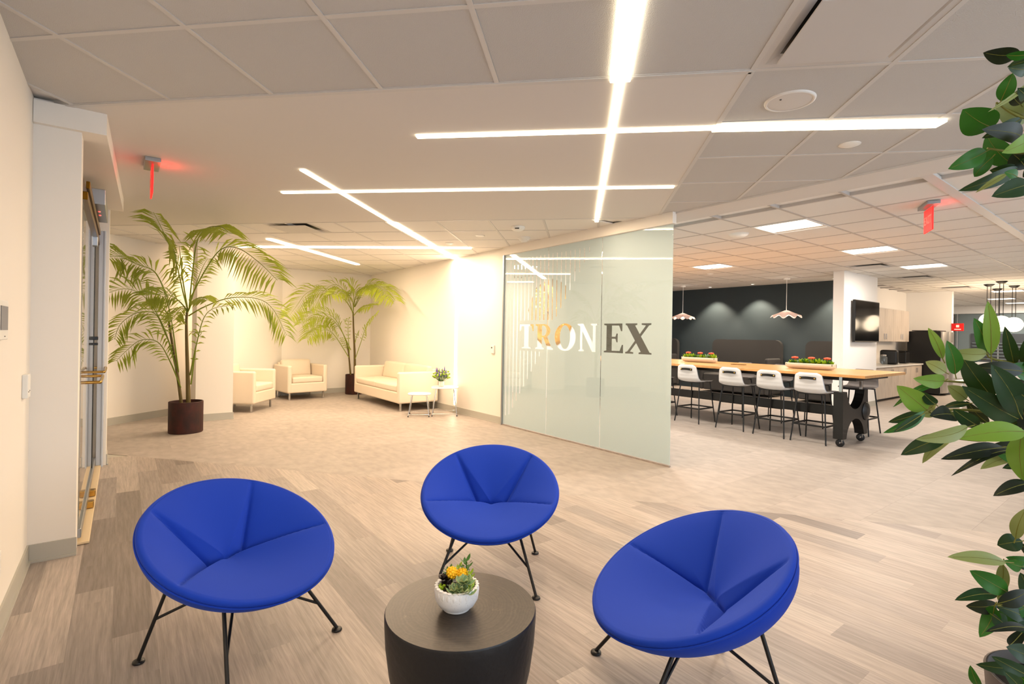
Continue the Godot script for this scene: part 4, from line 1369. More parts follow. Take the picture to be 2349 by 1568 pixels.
# ---------------------------------------------------------------- drum table with its planter
func build_drum_table() -> void:
	var at := Vector3(-0.385, 0, -1.672)
	var o := thing("drum_table", "round black drum side table with a ringed wooden top, between the blue chairs", "side table", at)
	var r := 0.248
	var b := MB.new()
	b.lathe([Vector2(0.0, 0.0), Vector2(0.135, 0.0), Vector2(0.135, 0.0), Vector2(0.155, 0.01), Vector2(0.185, 0.07), Vector2(0.212, 0.15), Vector2(0.232, 0.24), Vector2(0.244, 0.33), Vector2(r, 0.40), Vector2(r, 0.424), Vector2(r - 0.003, 0.430)], 72)
	part(o, "body", b.done(), M["drum_side"])
	var t := MB.new()
	var rows := []
	for i in 6:
		var rr := (r - 0.003) * i / 5.0
		var row := []
		for s in 72:
			var a := TAU * s / 72
			row.append(Vector3(cos(a) * rr, 0.430, sin(a) * rr))
		rows.append(row)
	t.grid(rows, true, Vector3(0, -5, 0), 1.0)
	for i in t.v.size():
		t.t[i] = Vector2(t.v[i].x, t.v[i].z) / (2.0 * r) + Vector2(0.5, 0.5)
	part(o, "top", t.done(), M["drum_top"])
	# planter bowl
	var pa := at + Vector3(-0.012, 0.430, 0.015)
	var p := thing("planter_bowl", "white speckled scalloped bowl standing on the drum table", "planter", pa)
	var bm := MB.new()
	bm.lathe([Vector2(0, 0), Vector2(0.040, 0), Vector2(0.040, 0), Vector2(0.045, 0.003), Vector2(0.045, 0.008), Vector2(0.045, 0.008), Vector2(0.060, 0.018), Vector2(0.070, 0.036), Vector2(0.0725, 0.054), Vector2(0.0715, 0.072), Vector2(0.069, 0.078), Vector2(0.064, 0.080), Vector2(0.061, 0.076), Vector2(0.063, 0.062), Vector2(0.061, 0.058), Vector2(0.0, 0.058)], 48)
	part(p, "bowl", bm.done(), M["speckle_pot"])
	# carved flutes below the rim
	for k in 22:
		var a := TAU * k / 22
		var fl := MB.new()
		fl.x = Transform3D(Basis(Vector3.UP, -a), Vector3.ZERO)
		fl.ball(Vector3(0.0703, 0.061, 0), Vector3(0.0034, 0.011, 0.0080), 8, 6)
		part(p, "flute", fl.done(), M["speckle_pot"])
	for k in 26:
		var a := TAU * k / 26
		var fl := MB.new()
		fl.ball(Vector3(cos(a) * 0.0665, 0.0782, sin(a) * 0.0665), Vector3(0.0075, 0.003, 0.0075), 6, 5)
		part(p, "rim_scallop", fl.done(), M["speckle_pot"])
	var so := MB.new()
	so.lathe([Vector2(0.0615, 0.0), Vector2(0.04, 0.007), Vector2(0, 0.010)], 24, Vector3(0, 0.057, 0))
	part(p, "soil", so.done(), M["soil"])
	# the plants in it
	var top := pa + Vector3(0, 0.065, 0)
	succulent_rosette("succulent_rosette", "grey-green succulent rosettes with cream edges at the front of the white bowl", top + Vector3(0.018, 0.012, 0.034), 0.044, "succ_pale", [Vector3(0, 0, 0), Vector3(0.012, 0.018, -0.014), Vector3(-0.016, -0.004, 0.006), Vector3(0.02, -0.004, 0.006)])
	succulent_rosette("dark_succulent", "dark purple-brown succulent at the left of the white bowl", top + Vector3(-0.030, 0.012, 0.012), 0.032, "succ_dark", [Vector3(0, 0, 0), Vector3(-0.012, 0.016, -0.008), Vector3(0.012, -0.002, 0.016)])
	var fy := thing("yellow_flower_heads", "two knobbly yellow flower heads in the white bowl", "flower", top + Vector3(0, 0.0, 0))
	for c in [[Vector3(-0.020, 0.044, -0.012), 0.019], [Vector3(0.014, 0.040, -0.018), 0.018]]:
		var fm := MB.new()
		fm.ball(c[0], Vector3.ONE * c[1] * 0.85, 12, 8)
		for i in 46:
			var y := 1.0 - 2.0 * (i + 0.5) / 46
			var a := i * 2.39996
			var d := Vector3(sqrt(1 - y * y) * cos(a), y, sqrt(1 - y * y) * sin(a))
			fm.ball(c[0] + d * c[1] * 0.92, Vector3.ONE * rng.randf_range(0.0032, 0.0048), 6, 5)
		part(fy, "flower_head", fm.done(), M["flower_yellow"])
		var sm := MB.new()
		sm.tube([Vector3(c[0].x, -0.005, c[0].z), c[0]], 0.003, 0.003, 6)
		part(fy, "stem", sm.done(), M["succ_green"])
	var up := thing("upright_succulent", "upright green jade sprig at the back of the white bowl", "succulent", top + Vector3(0.022, 0, -0.035))
	for sp in [[Vector3(0, 0, 0), 0.075, 0.030], [Vector3(-0.024, 0, 0.004), 0.055, 0.022], [Vector3(-0.055, 0, 0.02), 0.050, 0.024], [Vector3(0.02, 0, 0.02), 0.045, 0.02]]:
		var um := MB.new()
		var base: Vector3 = sp[0]
		um.tube([base, base + Vector3(0.002, sp[1], 0)], 0.003, 0.002, 6)
		for i in 11:
			var a := i * 2.4
			var y: float = sp[1] * (0.45 + 0.55 * i / 10.0)
			var d := Vector3(cos(a), 0.35 + 0.06 * i, sin(a)).normalized()
			um.leaf(base + Vector3(0, y, 0), base + Vector3(0, y, 0) + d * sp[2], sp[2] * 0.42, d.cross(Vector3.UP), 0.06, 0.3, 5)
		part(up, "sprig", um.done(), M["succ_green"] if sp[2] > 0.023 else M["succ_lime"])
	var ms := thing("moss_clump", "bright lime moss clumps tucked at both sides of the white bowl", "moss", top)
	for c in [Vector3(-0.043, 0.008, 0.022), Vector3(0.043, 0.010, 0.020), Vector3(0.046, 0.016, 0.0)]:
		var mm := MB.new()
		for i in 16:
			mm.ball(c + Vector3(rng.randf_range(-1, 1), rng.randf_range(-0.4, 1.0), rng.randf_range(-1, 1)) * 0.009, Vector3.ONE * rng.randf_range(0.004, 0.007), 6, 5)
		part(ms, "clump", mm.done(), M["succ_lime"])

func succulent_rosette(called: String, label: String, at: Vector3, size: float, m: String, spots: Array) -> void:
	var o := thing(called, label, "succulent", at)
	for s in spots:
		var mb := MB.new()
		var eb := MB.new()
		for i in 14:
			var a := i * 2.39996
			var tilt := lerpf(1.1, 0.25, i / 13.0)
			var L := size * lerpf(0.45, 0.85, i / 13.0)
			var d := Vector3(cos(a) * cos(tilt), sin(tilt), sin(a) * cos(tilt))
			var b0: Vector3 = s + Vector3(0, 0.002, 0)
			mb.leaf(b0, b0 + d * L, L * 0.72, d.cross(Vector3.UP), 0.08, 0.35, 6)
			eb.leaf(b0 - Vector3(0, 0.0006, 0), b0 + d * L * 1.06 - Vector3(0, 0.0006, 0), L * 0.82, d.cross(Vector3.UP), 0.08, 0.35, 6)
		part(o, "rosette", mb.done(), M[m])
		if m == "succ_pale":
			part(o, "leaf_edges", eb.done(), M["succ_cream"])

# ---------------------------------------------------------------- palms
func frond(pts: Array, ln: float, n: int) -> ArrayMesh:
	var mb := MB.new()
	var c := spline(pts, 24)
	mb.tube(c, 0.009, 0.0025, 6)
	for i in n * 2:
		var f := lerpf(0.30, 1.0, (i / 2 + 0.5) / n)
		var k := clampi(int(f * 24), 1, 23)
		var p: Vector3 = (c[k] as Vector3).lerp(c[mini(k + 1, 24)], f * 24 - k)
		var tg: Vector3 = (c[mini(k + 1, 24)] - c[k - 1]).normalized()
		var view := Vector3(-p.x, 0.0, -p.z).normalized()
		var side := tg.cross(view + Vector3(0, 0.7, 0)).normalized() * (1.0 if i % 2 == 0 else -1.0)
		var L := ln * (0.35 + 0.65 * sin(PI * clampf((f - 0.22) / 0.86, 0.0, 1.0))) * rng.randf_range(0.82, 1.1)
		var dir := (side * 0.85 + tg * 0.75 + Vector3(0, -0.18, 0) + Vector3(rng.randf_range(-0.12, 0.12), rng.randf_range(-0.1, 0.1), rng.randf_range(-0.12, 0.12))).normalized()
		var q := p + dir * L + Vector3(0, -L * 0.26, 0)
		if q.y > 2.59:
			q.y = 2.59
		# a narrow blade bent by its own weight
		var w := 0.0115
		var mid := p + dir * L * 0.55
		if mid.y > 2.59:
			mid.y = 2.59
		var across := dir.cross(view).normalized().lerp(dir.cross(Vector3.UP).normalized(), rng.randf() * 0.7).normalized() * w
		var nn := across.cross(dir).normalized()
		var a := mb.vert(p, nn); mb.vert(mid + across, nn); mb.vert(mid - across, nn); mb.vert(q, nn)
		mb.tri(a, a + 1, a + 2); mb.tri(a + 1, a + 3, a + 2)
	return mb.done()

func palm(label: String, base: Vector3, pot_r: float, pot_h: float, fronds: Array, stems: Array, pale: bool) -> void:
	var pot := thing("palm_pot", "rust-brown round metal pot holding the " + ("far palm beside the sofa" if pale else "near palm in front of the column"), "plant pot", base)
	var pb := MB.new()
	pb.lathe([Vector2(0, 0), Vector2(pot_r - 0.006, 0), Vector2(pot_r - 0.006, 0), Vector2(pot_r, 0.008), Vector2(pot_r, pot_h - 0.006), Vector2(pot_r - 0.003, pot_h), Vector2(pot_r - 0.012, pot_h), Vector2(pot_r - 0.014, pot_h - 0.004), Vector2(pot_r - 0.014, pot_h - 0.05)], 48)
	part(pot, "shell", pb.done(), M["rust_pot"])
	var sb := MB.new()
	sb.lathe([Vector2(pot_r - 0.014, pot_h - 0.045), Vector2(pot_r * 0.5, pot_h - 0.03), Vector2(0, pot_h - 0.02)], 32)
	part(pot, "soil", sb.done(), M["soil"])
	var o := thing("palm", label, "potted palm", base + Vector3(0, pot_h - 0.03, 0))
	for s in stems:
		var mb := MB.new()
		var pts := []
		for p in s:
			pts.append(p - o.position)
		pts[0].y = -0.01
		mb.tube(spline(pts, 16), 0.028 if s == stems[0] else 0.02, 0.014, 10)
		part(o, "stem", mb.done(), M["palm_stem"])
	for f in fronds:
		# each frond in the plant's own axes
		var pts := []
		for p in f[0]:
			pts.append(p)
		var m := frond(pts, f[1], f[2])
		var fr := part(o, "frond", m, M["palm_leaf_pale"] if pale else M["palm_leaf"])
		fr.position = -o.position

func build_palms() -> void:
	palm("tall green palm with arching fronds in front of the white column", Vector3(-5.08, 0, -6.04), 0.195, 0.40, FRONDS_NEAR, STEMS_NEAR, false)
	palm("pale yellow-green palm in the far corner between armchair and sofa", Vector3(-4.844, 0, -10.5), 0.185, 0.42, FRONDS_FAR, STEMS_FAR, true)

# ---------------------------------------------------------------- alcove seating
func seat_parts(o: Node3D, w: float, cushions: int) -> void:
	var m: Material = M["cream_leather"]
	var aw := 0.085
	for s in [-1.0, 1.0]:
		var b := MB.new()
		b.rbox(Vector3(s * (w * 0.5 - aw * 0.5), 0.40, 0), Vector3(aw, 0.53, 0.76), 0.032, 3)
		part(o, "arm", b.done(), m)
	var base := MB.new()
	base.rbox(Vector3(0, 0.235, 0.01), Vector3(w - aw * 1.2, 0.19, 0.74), 0.025, 3)
	part(o, "base", base.done(), m)
	var bk := MB.new()
	bk.rbox(Vector3(0, 0.44, -0.335), Vector3(w - aw * 1.6, 0.52, 0.10), 0.03, 3)
	part(o, "back", bk.done(), m)
	var iw := (w - 2.0 * aw - 0.01) / cushions
	for c in cushions:
		var x := (c - (cushions - 1) * 0.5) * iw
		var sc := MB.new()
		sc.rbox(Vector3(x, 0.385, 0.075), Vector3(iw - 0.006, 0.115, 0.60), 0.03, 3, Vector3(0, 0.012, 0.006))
		part(o, "seat_cushion", sc.done(), m)
		var bc := MB.new()
		bc.x = Transform3D(Basis(Vector3.RIGHT, -0.16), Vector3(x, 0.585, -0.245))
		bc.rbox(Vector3.ZERO, Vector3(iw - 0.012, 0.33, 0.11), 0.04, 3, Vector3(0, 0.01, 0.025))
		part(o, "back_cushion", bc.done(), m)
	for s in [Vector2(-1, 1), Vector2(1, 1), Vector2(-1, -1), Vector2(1, -1)]:
		var l := MB.new()
		l.rbox(Vector3(s.x * (w * 0.5 - 0.06), 0.075, s.y * 0.31), Vector3(0.028, 0.15, 0.028), 0.004, 2)
		l.rbox(Vector3(s.x * (w * 0.5 - 0.06), 0.142, s.y * 0.31), Vector3(0.06, 0.012, 0.05), 0.003)
		part(o, "leg", l.done(), M["chrome"])

func build_alcove() -> void:
	var so := thing("sofa", "cream leather two-seat sofa with chrome legs against the right alcove wall", "sofa", D(9.0, 4.07), -PI / 4.0)
	seat_parts(so, 2.06, 2)
	var ar := thing("armchair", "cream leather armchair partly hidden behind the white column", "armchair", D(9.62, 1.64), deg_to_rad(98.0), "cream armchairs in the alcove")
	seat_parts(ar, 0.78, 1)
	dup(ar, D(10.74, 2.86), deg_to_rad(52.0), "cream leather armchair beside the far palm, seen whole from the front")
	# two nesting side tables
	for it in [[D(7.50, 3.84), 0.185, 0.36, "lower white-topped wire side table in front of the sofa arm"], [D(7.38, 4.24), 0.225, 0.455, "taller white-topped wire side table carrying the flowers"]]:
		var t := thing("wire_side_table", it[3], "side table", it[0], 0.25, "pair of white wire side tables")
		var r: float = it[1]
		var h: float = it[2]
		var tb := MB.new()
		var rows := []
		for q in [[0.0, h], [0.6, h], [0.97, h], [1.0, h - 0.004], [1.0, h - 0.014], [0.96, h - 0.018], [0.0, h - 0.018]]:
			var row := []
			for s in 40:
				var a := TAU * s / 40
				var rr: float = r * q[0] / pow(pow(absf(cos(a)), 3.2) + pow(absf(sin(a)), 3.2), 1.0 / 3.2)
				row.append(Vector3(cos(a) * rr, q[1], sin(a) * rr))
			rows.append(row)
		tb.grid(rows, true, Vector3(0, h - 0.009, 0), 1.0)
		part(t, "top", tb.done(), M["white_top"])
		var feet := []
		for s in [Vector2(-1, 1), Vector2(1, 1), Vector2(1, -1), Vector2(-1, -1)]:
			var l := MB.new()
			var foot := Vector3(s.x * r * 0.88, 0.008, s.y * r * 0.88)
			feet.append(foot + Vector3(0, 0.03, 0))
			l.tube([Vector3(s.x * r * 0.62, h - 0.017, s.y * r * 0.62), foot], 0.006, 0.006, 8)
			var lg := part(t, "leg", l.done(), M["chrome"])
			var g := MB.new()
			g.lathe([Vector2(0, 0), Vector2(0.009, 0), Vector2(0.009, 0), Vector2(0.009, 0.018), Vector2(0, 0.019)], 10, Vector3(foot.x, 0, foot.z))
			part(lg, "foot_cap", g.done(), M["black_plastic"])
		var rm := MB.new()
		for k in 4:
			rm.tube([feet[k], feet[(k + 1) % 4]], 0.004, 0.004, 6)
		part(t, "floor_frame", rm.done(), M["chrome"])
	var va := D(7.42, 4.19, 0.455)
	var v := thing("flower_vase", "small white vase on the taller side table", "vase", va)
	var vb := MB.new()
	vb.lathe([Vector2(0, 0), Vector2(0.034, 0), Vector2(0.034, 0), Vector2(0.042, 0.01), Vector2(0.046, 0.05), Vector2(0.044, 0.09), Vector2(0.041, 0.092), Vector2(0.038, 0.088), Vector2(0.038, 0.02)], 24)
	part(v, "body", vb.done(), M["white_top"])
	var fl := thing("flower_bunch", "small bunch of yellow and violet flowers in the white vase", "flowers", va + Vector3(0, 0.07, 0))
	var gm := MB.new()
	var ym := MB.new()
	for i in 60:
		var a := i * 2.4
		var rr := 0.015 + 0.13 * sqrt(i / 60.0)
		var tip := Vector3(cos(a) * rr, rng.randf_range(0.07, 0.17) + 0.05 * (1.0 - rr / 0.145), sin(a) * rr)
		gm.tube([Vector3(cos(a), 0, sin(a)) * 0.012, tip], 0.002, 0.001, 4, false)
		gm.leaf(tip * 0.7, tip * 0.7 + Vector3(cos(a) * 0.06, 0.02, sin(a) * 0.06), 0.022, Vector3(-sin(a), 0, cos(a)), 0.1, 0.2, 4)
		if i % 4 == 1:
			var sk := MB.new()
			for j in 5:
				sk.ball(tip + Vector3(0, 0.015 * j, 0), Vector3.ONE * (0.013 - 0.0018 * j), 6, 4)
			part(fl, "violet_spike", sk.done(), M["flower_violet"])
		else:
			ym.ball(tip, Vector3(0.019, 0.013, 0.019), 7, 5)
	part(fl, "stems_and_leaves", gm.done(), M["succ_green"])
	part(fl, "yellow_blooms", ym.done(), M["succ_lime"])
	var th := thing("thermostat", "small white thermostat on the wall between light strip and glass", "thermostat", D(6.39, 4.50, 1.10), -PI / 4.0)
	var q := MB.new()
	q.rbox(Vector3(0, 0, 0.012), Vector3(0.085, 0.125, 0.024), 0.006, 2)
	part(th, "housing", q.done(), M["white_plastic"])
	q = MB.new()
	q.rbox(Vector3(-0.012, 0.025, 0.0245), Vector3(0.03, 0.02, 0.002), 0.0005)
	part(th, "display", q.done(), M["glass_dark"])

# ---------------------------------------------------------------- kitchen beyond the glass
func build_kitchen() -> void:
	var wh: Material = M["white_top"]
	# base cabinets along v, fronts at u = 4.0
	var n := 0
	var lam: Material = M["laminate"]
	var places := ["next to the white screen wall", "second from the white screen wall", "third from the white screen wall", "at the fridge end of the counter"]
	var v := 12.42
	for k in 4:
		var w := 0.86
		var o := thing("base_cabinet", "pale wood base cabinet under the counter, " + places[k], "cabinet", D(4.31, v + w * 0.5), PI / 4.0, "pale wood base cabinets")
		var b := MB.new()
		b.rbox(Vector3(0, 0.395, -0.01), Vector3(w - 0.004, 0.68, 0.56), 0.002)
		part(o, "body", b.done(), lam)
		b = MB.new()
		b.rbox(Vector3(0, 0.028, -0.05), Vector3(w - 0.004, 0.056, 0.50), 0.002)
		part(o, "plinth", b.done(), M["grey_shell"])
		for s in [-1.0, 1.0]:
			b = MB.new()
			b.rbox(Vector3(s * w * 0.25, 0.395, 0.282), Vector3(w * 0.5 - 0.006, 0.67, 0.018), 0.002)
			var d := part(o, "door", b.done(), lam)
			b = MB.new()
			b.rbox(Vector3(s * 0.05, 0.62, 0.305), Vector3(0.012, 0.12, 0.014), 0.003)
			part(d, "handle", b.done(), M["chrome"])
		v += w
	var ct := solo("countertop", box_mesh(Vector3(3.46, 0.035, 0.62), 0.006, 2), wh, "white kitchen countertop over the pale wood base cabinets", "countertop", D(4.30, 14.14, 0.755), PI / 4.0)
	# wall cabinets
	v = 12.42
	var uplaces := ["beside the screen wall", "second along", "nearest the fridge"]
	for k in 3:
		var w := 1.12
		var o := thing("wall_cabinet", "pale wood wall cabinet above the counter, " + uplaces[k], "cabinet", D(4.45, v + w * 0.5, 1.30), PI / 4.0, "pale wood wall cabinets")
		var b := MB.new()
		b.rbox(Vector3(0, 0.385, 0), Vector3(w - 0.003, 0.77, 0.32), 0.002)
		part(o, "body", b.done(), lam)
		for s in [-1.0, 1.0]:
			b = MB.new()
			b.rbox(Vector3(s * w * 0.25, 0.385, 0.17), Vector3(w * 0.5 - 0.006, 0.76, 0.018), 0.002)
			var d := part(o, "door", b.done(), lam)
			b = MB.new()
			b.rbox(Vector3(s * 0.06, 0.12, 0.19), Vector3(0.012, 0.13, 0.014), 0.003)
			part(d, "handle", b.done(), M["chrome"])
		v += w
	# fridge
	var fg := thing("refrigerator", "tall black and stainless steel refrigerator at the end of the counter", "refrigerator", D(3.98, 16.35), PI / 4.0)
	var fb := MB.new()
	fb.rbox(Vector3(0, 0.80, -0.03), Vector3(0.88, 1.54, 0.66), 0.008)
	part(fg, "body", fb.done(), M["black_plastic"])
	for s in [-1.0, 1.0]:
		var rows := []
		for i in [0.06, 1.56]:
			var row := []
			for j in 13:
				var t := j / 12.0 * 2.0 - 1.0
				row.append(Vector3(s * 0.222 + t * 0.216, i, 0.33 + 0.075 * sqrt(maxf(0.0, 1.0 - t * t * 0.96))))
			rows.append(row)
		var dm := MB.new()
		dm.grid(rows, false, Vector3(s * 0.222, 0.8, -1), 1.0)
		dm.rbox(Vector3(s * 0.222, 0.81, 0.325), Vector3(0.43, 1.5, 0.03), 0.004)
		var d := part(fg, "door", dm.done(), M["steel"])
		var hm := MB.new()
		hm.tube([Vector3(s * 0.05, 0.7, 0.43), Vector3(s * 0.05, 1.3, 0.43)], 0.011, 0.011, 8)
		part(d, "handle", hm.done(), M["steel"])
	fb = MB.new()
	fb.rbox(Vector3(0, 1.585, -0.03), Vector3(0.80, 0.02, 0.5), 0.004)
	part(fg, "hinge_cover", fb.done(), M["black_plastic"])
	# machines on the counter
	var cm := thing("coffee_machine", "black and silver coffee machine on the white countertop", "coffee machine", D(4.25, 14.35, 0.773), PI / 4.0 + 0.2)
	var q := MB.new()
	q.rbox(Vector3(-0.06, 0.17, 0), Vector3(0.30, 0.33, 0.34), 0.05, 3)
	part(cm, "body", q.done(), M["black_plastic"])
	q = MB.new()
	q.rbox(Vector3(0.16, 0.20, 0.02), Vector3(0.16, 0.25, 0.26), 0.04, 3)
	q.rbox(Vector3(0.18, 0.02, 0.02), Vector3(0.20, 0.03, 0.28), 0.008)
	part(cm, "brewing_head", q.done(), M["silver_plastic"])
	var jar := thing("glass_jar", "small glass jar left of the coffee machine", "jar", D(4.22, 13.85, 0.773), 0.0)
	q = MB.new()
	q.lathe([Vector2(0, 0), Vector2(0.06, 0), Vector2(0.075, 0.02), Vector2(0.075, 0.17), Vector2(0.05, 0.2)], 20)
	part(jar, "body", q.done(), M["clear_glass"])
	q = MB.new()
	q.lathe([Vector2(0.052, 0.2), Vector2(0.055, 0.2), Vector2(0.055, 0.23), Vector2(0, 0.24)], 20)
	part(jar, "lid", q.done(), M["steel"])
	var gr := thing("black_canister", "black canister between coffee machine and refrigerator", "canister", D(4.25, 15.25, 0.773), PI / 4.0)
	q = MB.new()
	q.rbox(Vector3(0, 0.14, 0), Vector3(0.26, 0.27, 0.22), 0.02, 2)
	part(gr, "body", q.done(), M["black_plastic"])
	q = MB.new()
	q.rbox(Vector3(0, 0.29, 0), Vector3(0.2, 0.04, 0.18), 0.015, 2)
	part(gr, "lid", q.done(), M["screen_black"])
	# wall screen
	var tv := thing("wall_screen_tv", "black television screen on the white wall stub", "television", D(3.87, 11.56, 1.69), PI / 4.0)
	q = MB.new()
	q.rbox(Vector3(0, 0, 0.055), Vector3(1.24, 0.80, 0.045), 0.006, 2)
	part(tv, "housing", q.done(), M["black_plastic"])
	q = MB.new()
	q.rbox(Vector3(0, 0.004, 0.0785), Vector3(1.215, 0.765, 0.003), 0.001)
	part(tv, "screen", q.done(), M["screen_black"])
	q = MB.new()
	q.rbox(Vector3(0, 0, 0.016), Vector3(0.5, 0.35, 0.032), 0.003)
	part(tv, "bracket", q.done(), M["black_metal"])
	# dark high-backed booths along the dark wall
	for it in [[6.50, 1.72, "dark grey high-backed booth seat in the middle of the dark wall"], [4.62, 1.0, "dark grey high-backed booth seat beside the white screen wall"], [9.15, 1.5, "dark grey high-backed booth seat at the left end, next to the glass"]]:
		var bo := thing("booth_seat", it[2], "booth", D(it[0], 11.75), -PI / 4.0, "dark booths along the dark wall")
		var w: float = it[1]
		var cl: Material = M["grey_cloth"]
		var pts := []
		for sgn in [[-1.0, 180.0, 90.0], [1.0, 90.0, 0.0]]:
			pts += arc_pts(Vector2(sgn[0] * (w * 0.5 - 0.14), 1.29 - 0.14), 0.14, 0.14, sgn[1], sgn[2], 8)
		pts += [Vector2(w * 0.5, 0.06), Vector2(-w * 0.5, 0.06)]
		var bb := MB.new()
		var pv := PackedVector2Array()
		for p in pts:
			pv.append(Vector2(p.x, -p.y))
		bb.x = Transform3D(Basis(Vector3.RIGHT, Vector3.BACK, Vector3.DOWN), Vector3.ZERO)
		bb.prism(pv, -0.36, -0.26)
		part(bo, "high_back", bb.done(), cl)
		for s in [-1.0, 1.0]:
			bb = MB.new()
			bb.rbox(Vector3(s * (w * 0.5 - 0.05), 0.47, 0.02), Vector3(0.10, 0.82, 0.60), 0.045, 3)
			part(bo, "wing", bb.done(), cl)
		bb = MB.new()
		bb.rbox(Vector3(0, 0.26, 0.03), Vector3(w - 0.2, 0.40, 0.56), 0.04, 3)
		part(bo, "seat", bb.done(), cl)
	# fluted pendants
	for it in [[7.62, "pink fluted pendant lamp nearer the glass wall"], [5.12, "pink fluted pendant lamp nearer the white screen wall"]]:
		var pl := thing("fluted_pendant", it[1], "pendant lamp", D(it[0], 11.1, HC), 0.0, "pink fluted pendants over the booths")
		var rows := []
		for i in 9:
			var f := i / 8.0
			var row := []
			for s in 96:
				var a := TAU * s / 96
				var rr := lerpf(0.025, 0.29, pow(f, 0.9)) * (1.0 + 0.05 * f * cos(a * 9.0))
				row.append(Vector3(cos(a) * rr, -0.68 - 0.13 * f - 0.028 * f * f * cos(a * 9.0), sin(a) * rr))
			rows.append(row)
		var sm := MB.new()
		sm.grid(rows, true, Vector3(0, -1.2, 0), 1.0)
		part(pl, "shade", sm.done(), M["pink_shade"])
		sm = MB.new()
		sm.tube([Vector3.ZERO, Vector3(0, -0.68, 0)], 0.006, 0.006, 6)
		part(pl, "cord", sm.done(), M["white_metal"])
		sm = MB.new()
		sm.lathe([Vector2(0, -0.04), Vector2(0.06, -0.035), Vector2(0.065, 0.0)], 20)
		part(pl, "canopy", sm.done(), M["white_metal"])
		sm = MB.new()
		sm.ball(Vector3(0, -0.765, 0), Vector3.ONE * 0.04, 12, 8)
		part(pl, "bulb", sm.done(), M["globe_glow"])
		var l := OmniLight3D.new()
		l.name = numbered("pendant_light"); l.light_color = NEUTRAL; l.light_energy = 0.25; l.light_size = 0.035
		l.omni_range = 20.0; l.omni_attenuation = 2.0; l.shadow_enabled = true
		add_child(l)
		l.position = pl.position + Vector3(0, -0.765, 0)
	# downlights that wash the dark wall
	var dl := ["left of the first pendant", "between the two pendants", "beside the white screen wall"]
	var i := 0
	for u in [7.35, 6.25, 4.5]:
		var t := thing("downlight", "small recessed downlight close to the dark wall, " + dl[i], "downlight", D(u, 11.85, HC - 0.003), 0.0, "downlights along the dark wall")
		var m := MB.new()
		m.lathe([Vector2(0.035, -0.004), Vector2(0.055, -0.006), Vector2(0.06, 0.0)], 20)
		part(t, "ring", m.done(), M["white_metal"])
		m = MB.new()
		m.lathe([Vector2(0.0, -0.002), Vector2(0.035, -0.002)], 20)
		part(t, "lens", m.done(), M["panel_glow"])
		var l := SpotLight3D.new()
		l.name = numbered("downlight_light"); l.light_color = Color(1.0, 0.90, 0.78); l.light_energy = 8.0; l.light_size = 0.03
		l.spot_angle = 48.0; l.spot_range = 20.0; l.spot_attenuation = 2.0; l.shadow_enabled = true
		l.spot_angle_attenuation = 0.5
		add_child(l)
		l.transform = Transform3D(Basis(Vector3.RIGHT, Vector3.FORWARD, Vector3.UP), D(u, 11.85, HC - 0.012))
		i += 1
	# cluster of globe lamps far right
	var gl := [["globe lamp hanging second from left in the far cluster", 2.394, 14.684, 1.72], ["globe lamp hanging farthest left in the far cluster", 2.698, 15.295, 1.80], ["globe lamp hanging third from left in the far cluster", 2.792, 16.672, 1.78], ["globe lamp hanging farthest right in the far cluster", 2.40, 16.00, 1.73]]
	for g in gl:
		var o := thing("globe_pendant", "round glowing " + g[0], "pendant lamp", D(g[1], g[2], HC), 0.0, "far cluster of globe lamps")
		var drop: float = HC - g[3]
		var m := MB.new()
		m.lathe([Vector2(0, -0.05), Vector2(0.05, -0.045), Vector2(0.09, -0.012), Vector2(0.095, 0.0)], 24)
		part(o, "canopy", m.done(), M["black_metal"])
		for s in [-1.0, 1.0]:
			m = MB.new()
			m.tube([Vector3(s * 0.035, -0.03, 0), Vector3(s * 0.035, -drop + 0.14, 0)], 0.006, 0.006, 6)
			part(o, "cord", m.done(), M["black_metal"])
		m = MB.new()
		m.ball(Vector3(0, -drop, 0), Vector3.ONE * 0.165, 24, 14)
		part(o, "globe", m.done(), M["globe_glow"])
		var l := OmniLight3D.new()
		l.name = numbered("globe_light"); l.light_color = WARM; l.light_energy = 0.5; l.light_size = 0.15
		l.omni_range = 25.0; l.omni_attenuation = 2.0; l.shadow_enabled = true
		add_child(l)
		l.position = o.position + Vector3(0, -drop, 0)
	# red sign on the wall end
	var sg := thing("red_sign", "small red sign on the end of the white wall above the refrigerator", "sign", D(3.67, 16.785, 1.69), -PI / 4.0)
	q = MB.new()
	q.rbox(Vector3(0.13, 0, 0), Vector3(0.24, 0.19, 0.012), 0.003)
	part(sg, "plate", q.done(), M["red_paint"])
	q = MB.new()
	q.rbox(Vector3(0.13, 0.025, 0.007), Vector3(0.06, 0.06, 0.003), 0.001)
	q.rbox(Vector3(0.13, -0.055, 0.007), Vector3(0.13, 0.02, 0.003), 0.001)
	part(sg, "pictogram", q.done(), M["white_print"])
	# white desks seen between the leaves of the foreground tree
	for it in [[2.30, 10.9, "white meeting table behind the foreground tree's leaves"], [2.9, 14.6, "white meeting table farther back behind the tree's leaves"]]:
		var t := thing("white_table", it[2], "table", D(it[0] - 0.5, it[1]), PI / 4.0)
		var m := MB.new()
		m.rbox(Vector3(0, 0.72, 0), Vector3(1.4, 0.03, 0.75), 0.006, 2)
		part(t, "top", m.done(), M["white_top"])
		for s in [Vector2(-1, -1), Vector2(1, -1), Vector2(1, 1), Vector2(-1, 1)]:
			m = MB.new()
			m.tube([Vector3(s.x * 0.62, 0.71, s.y * 0.30), Vector3(s.x * 0.64, 0.0, s.y * 0.32)], 0.018, 0.014, 8)
			part(t, "leg", m.done(), M["white_metal"])

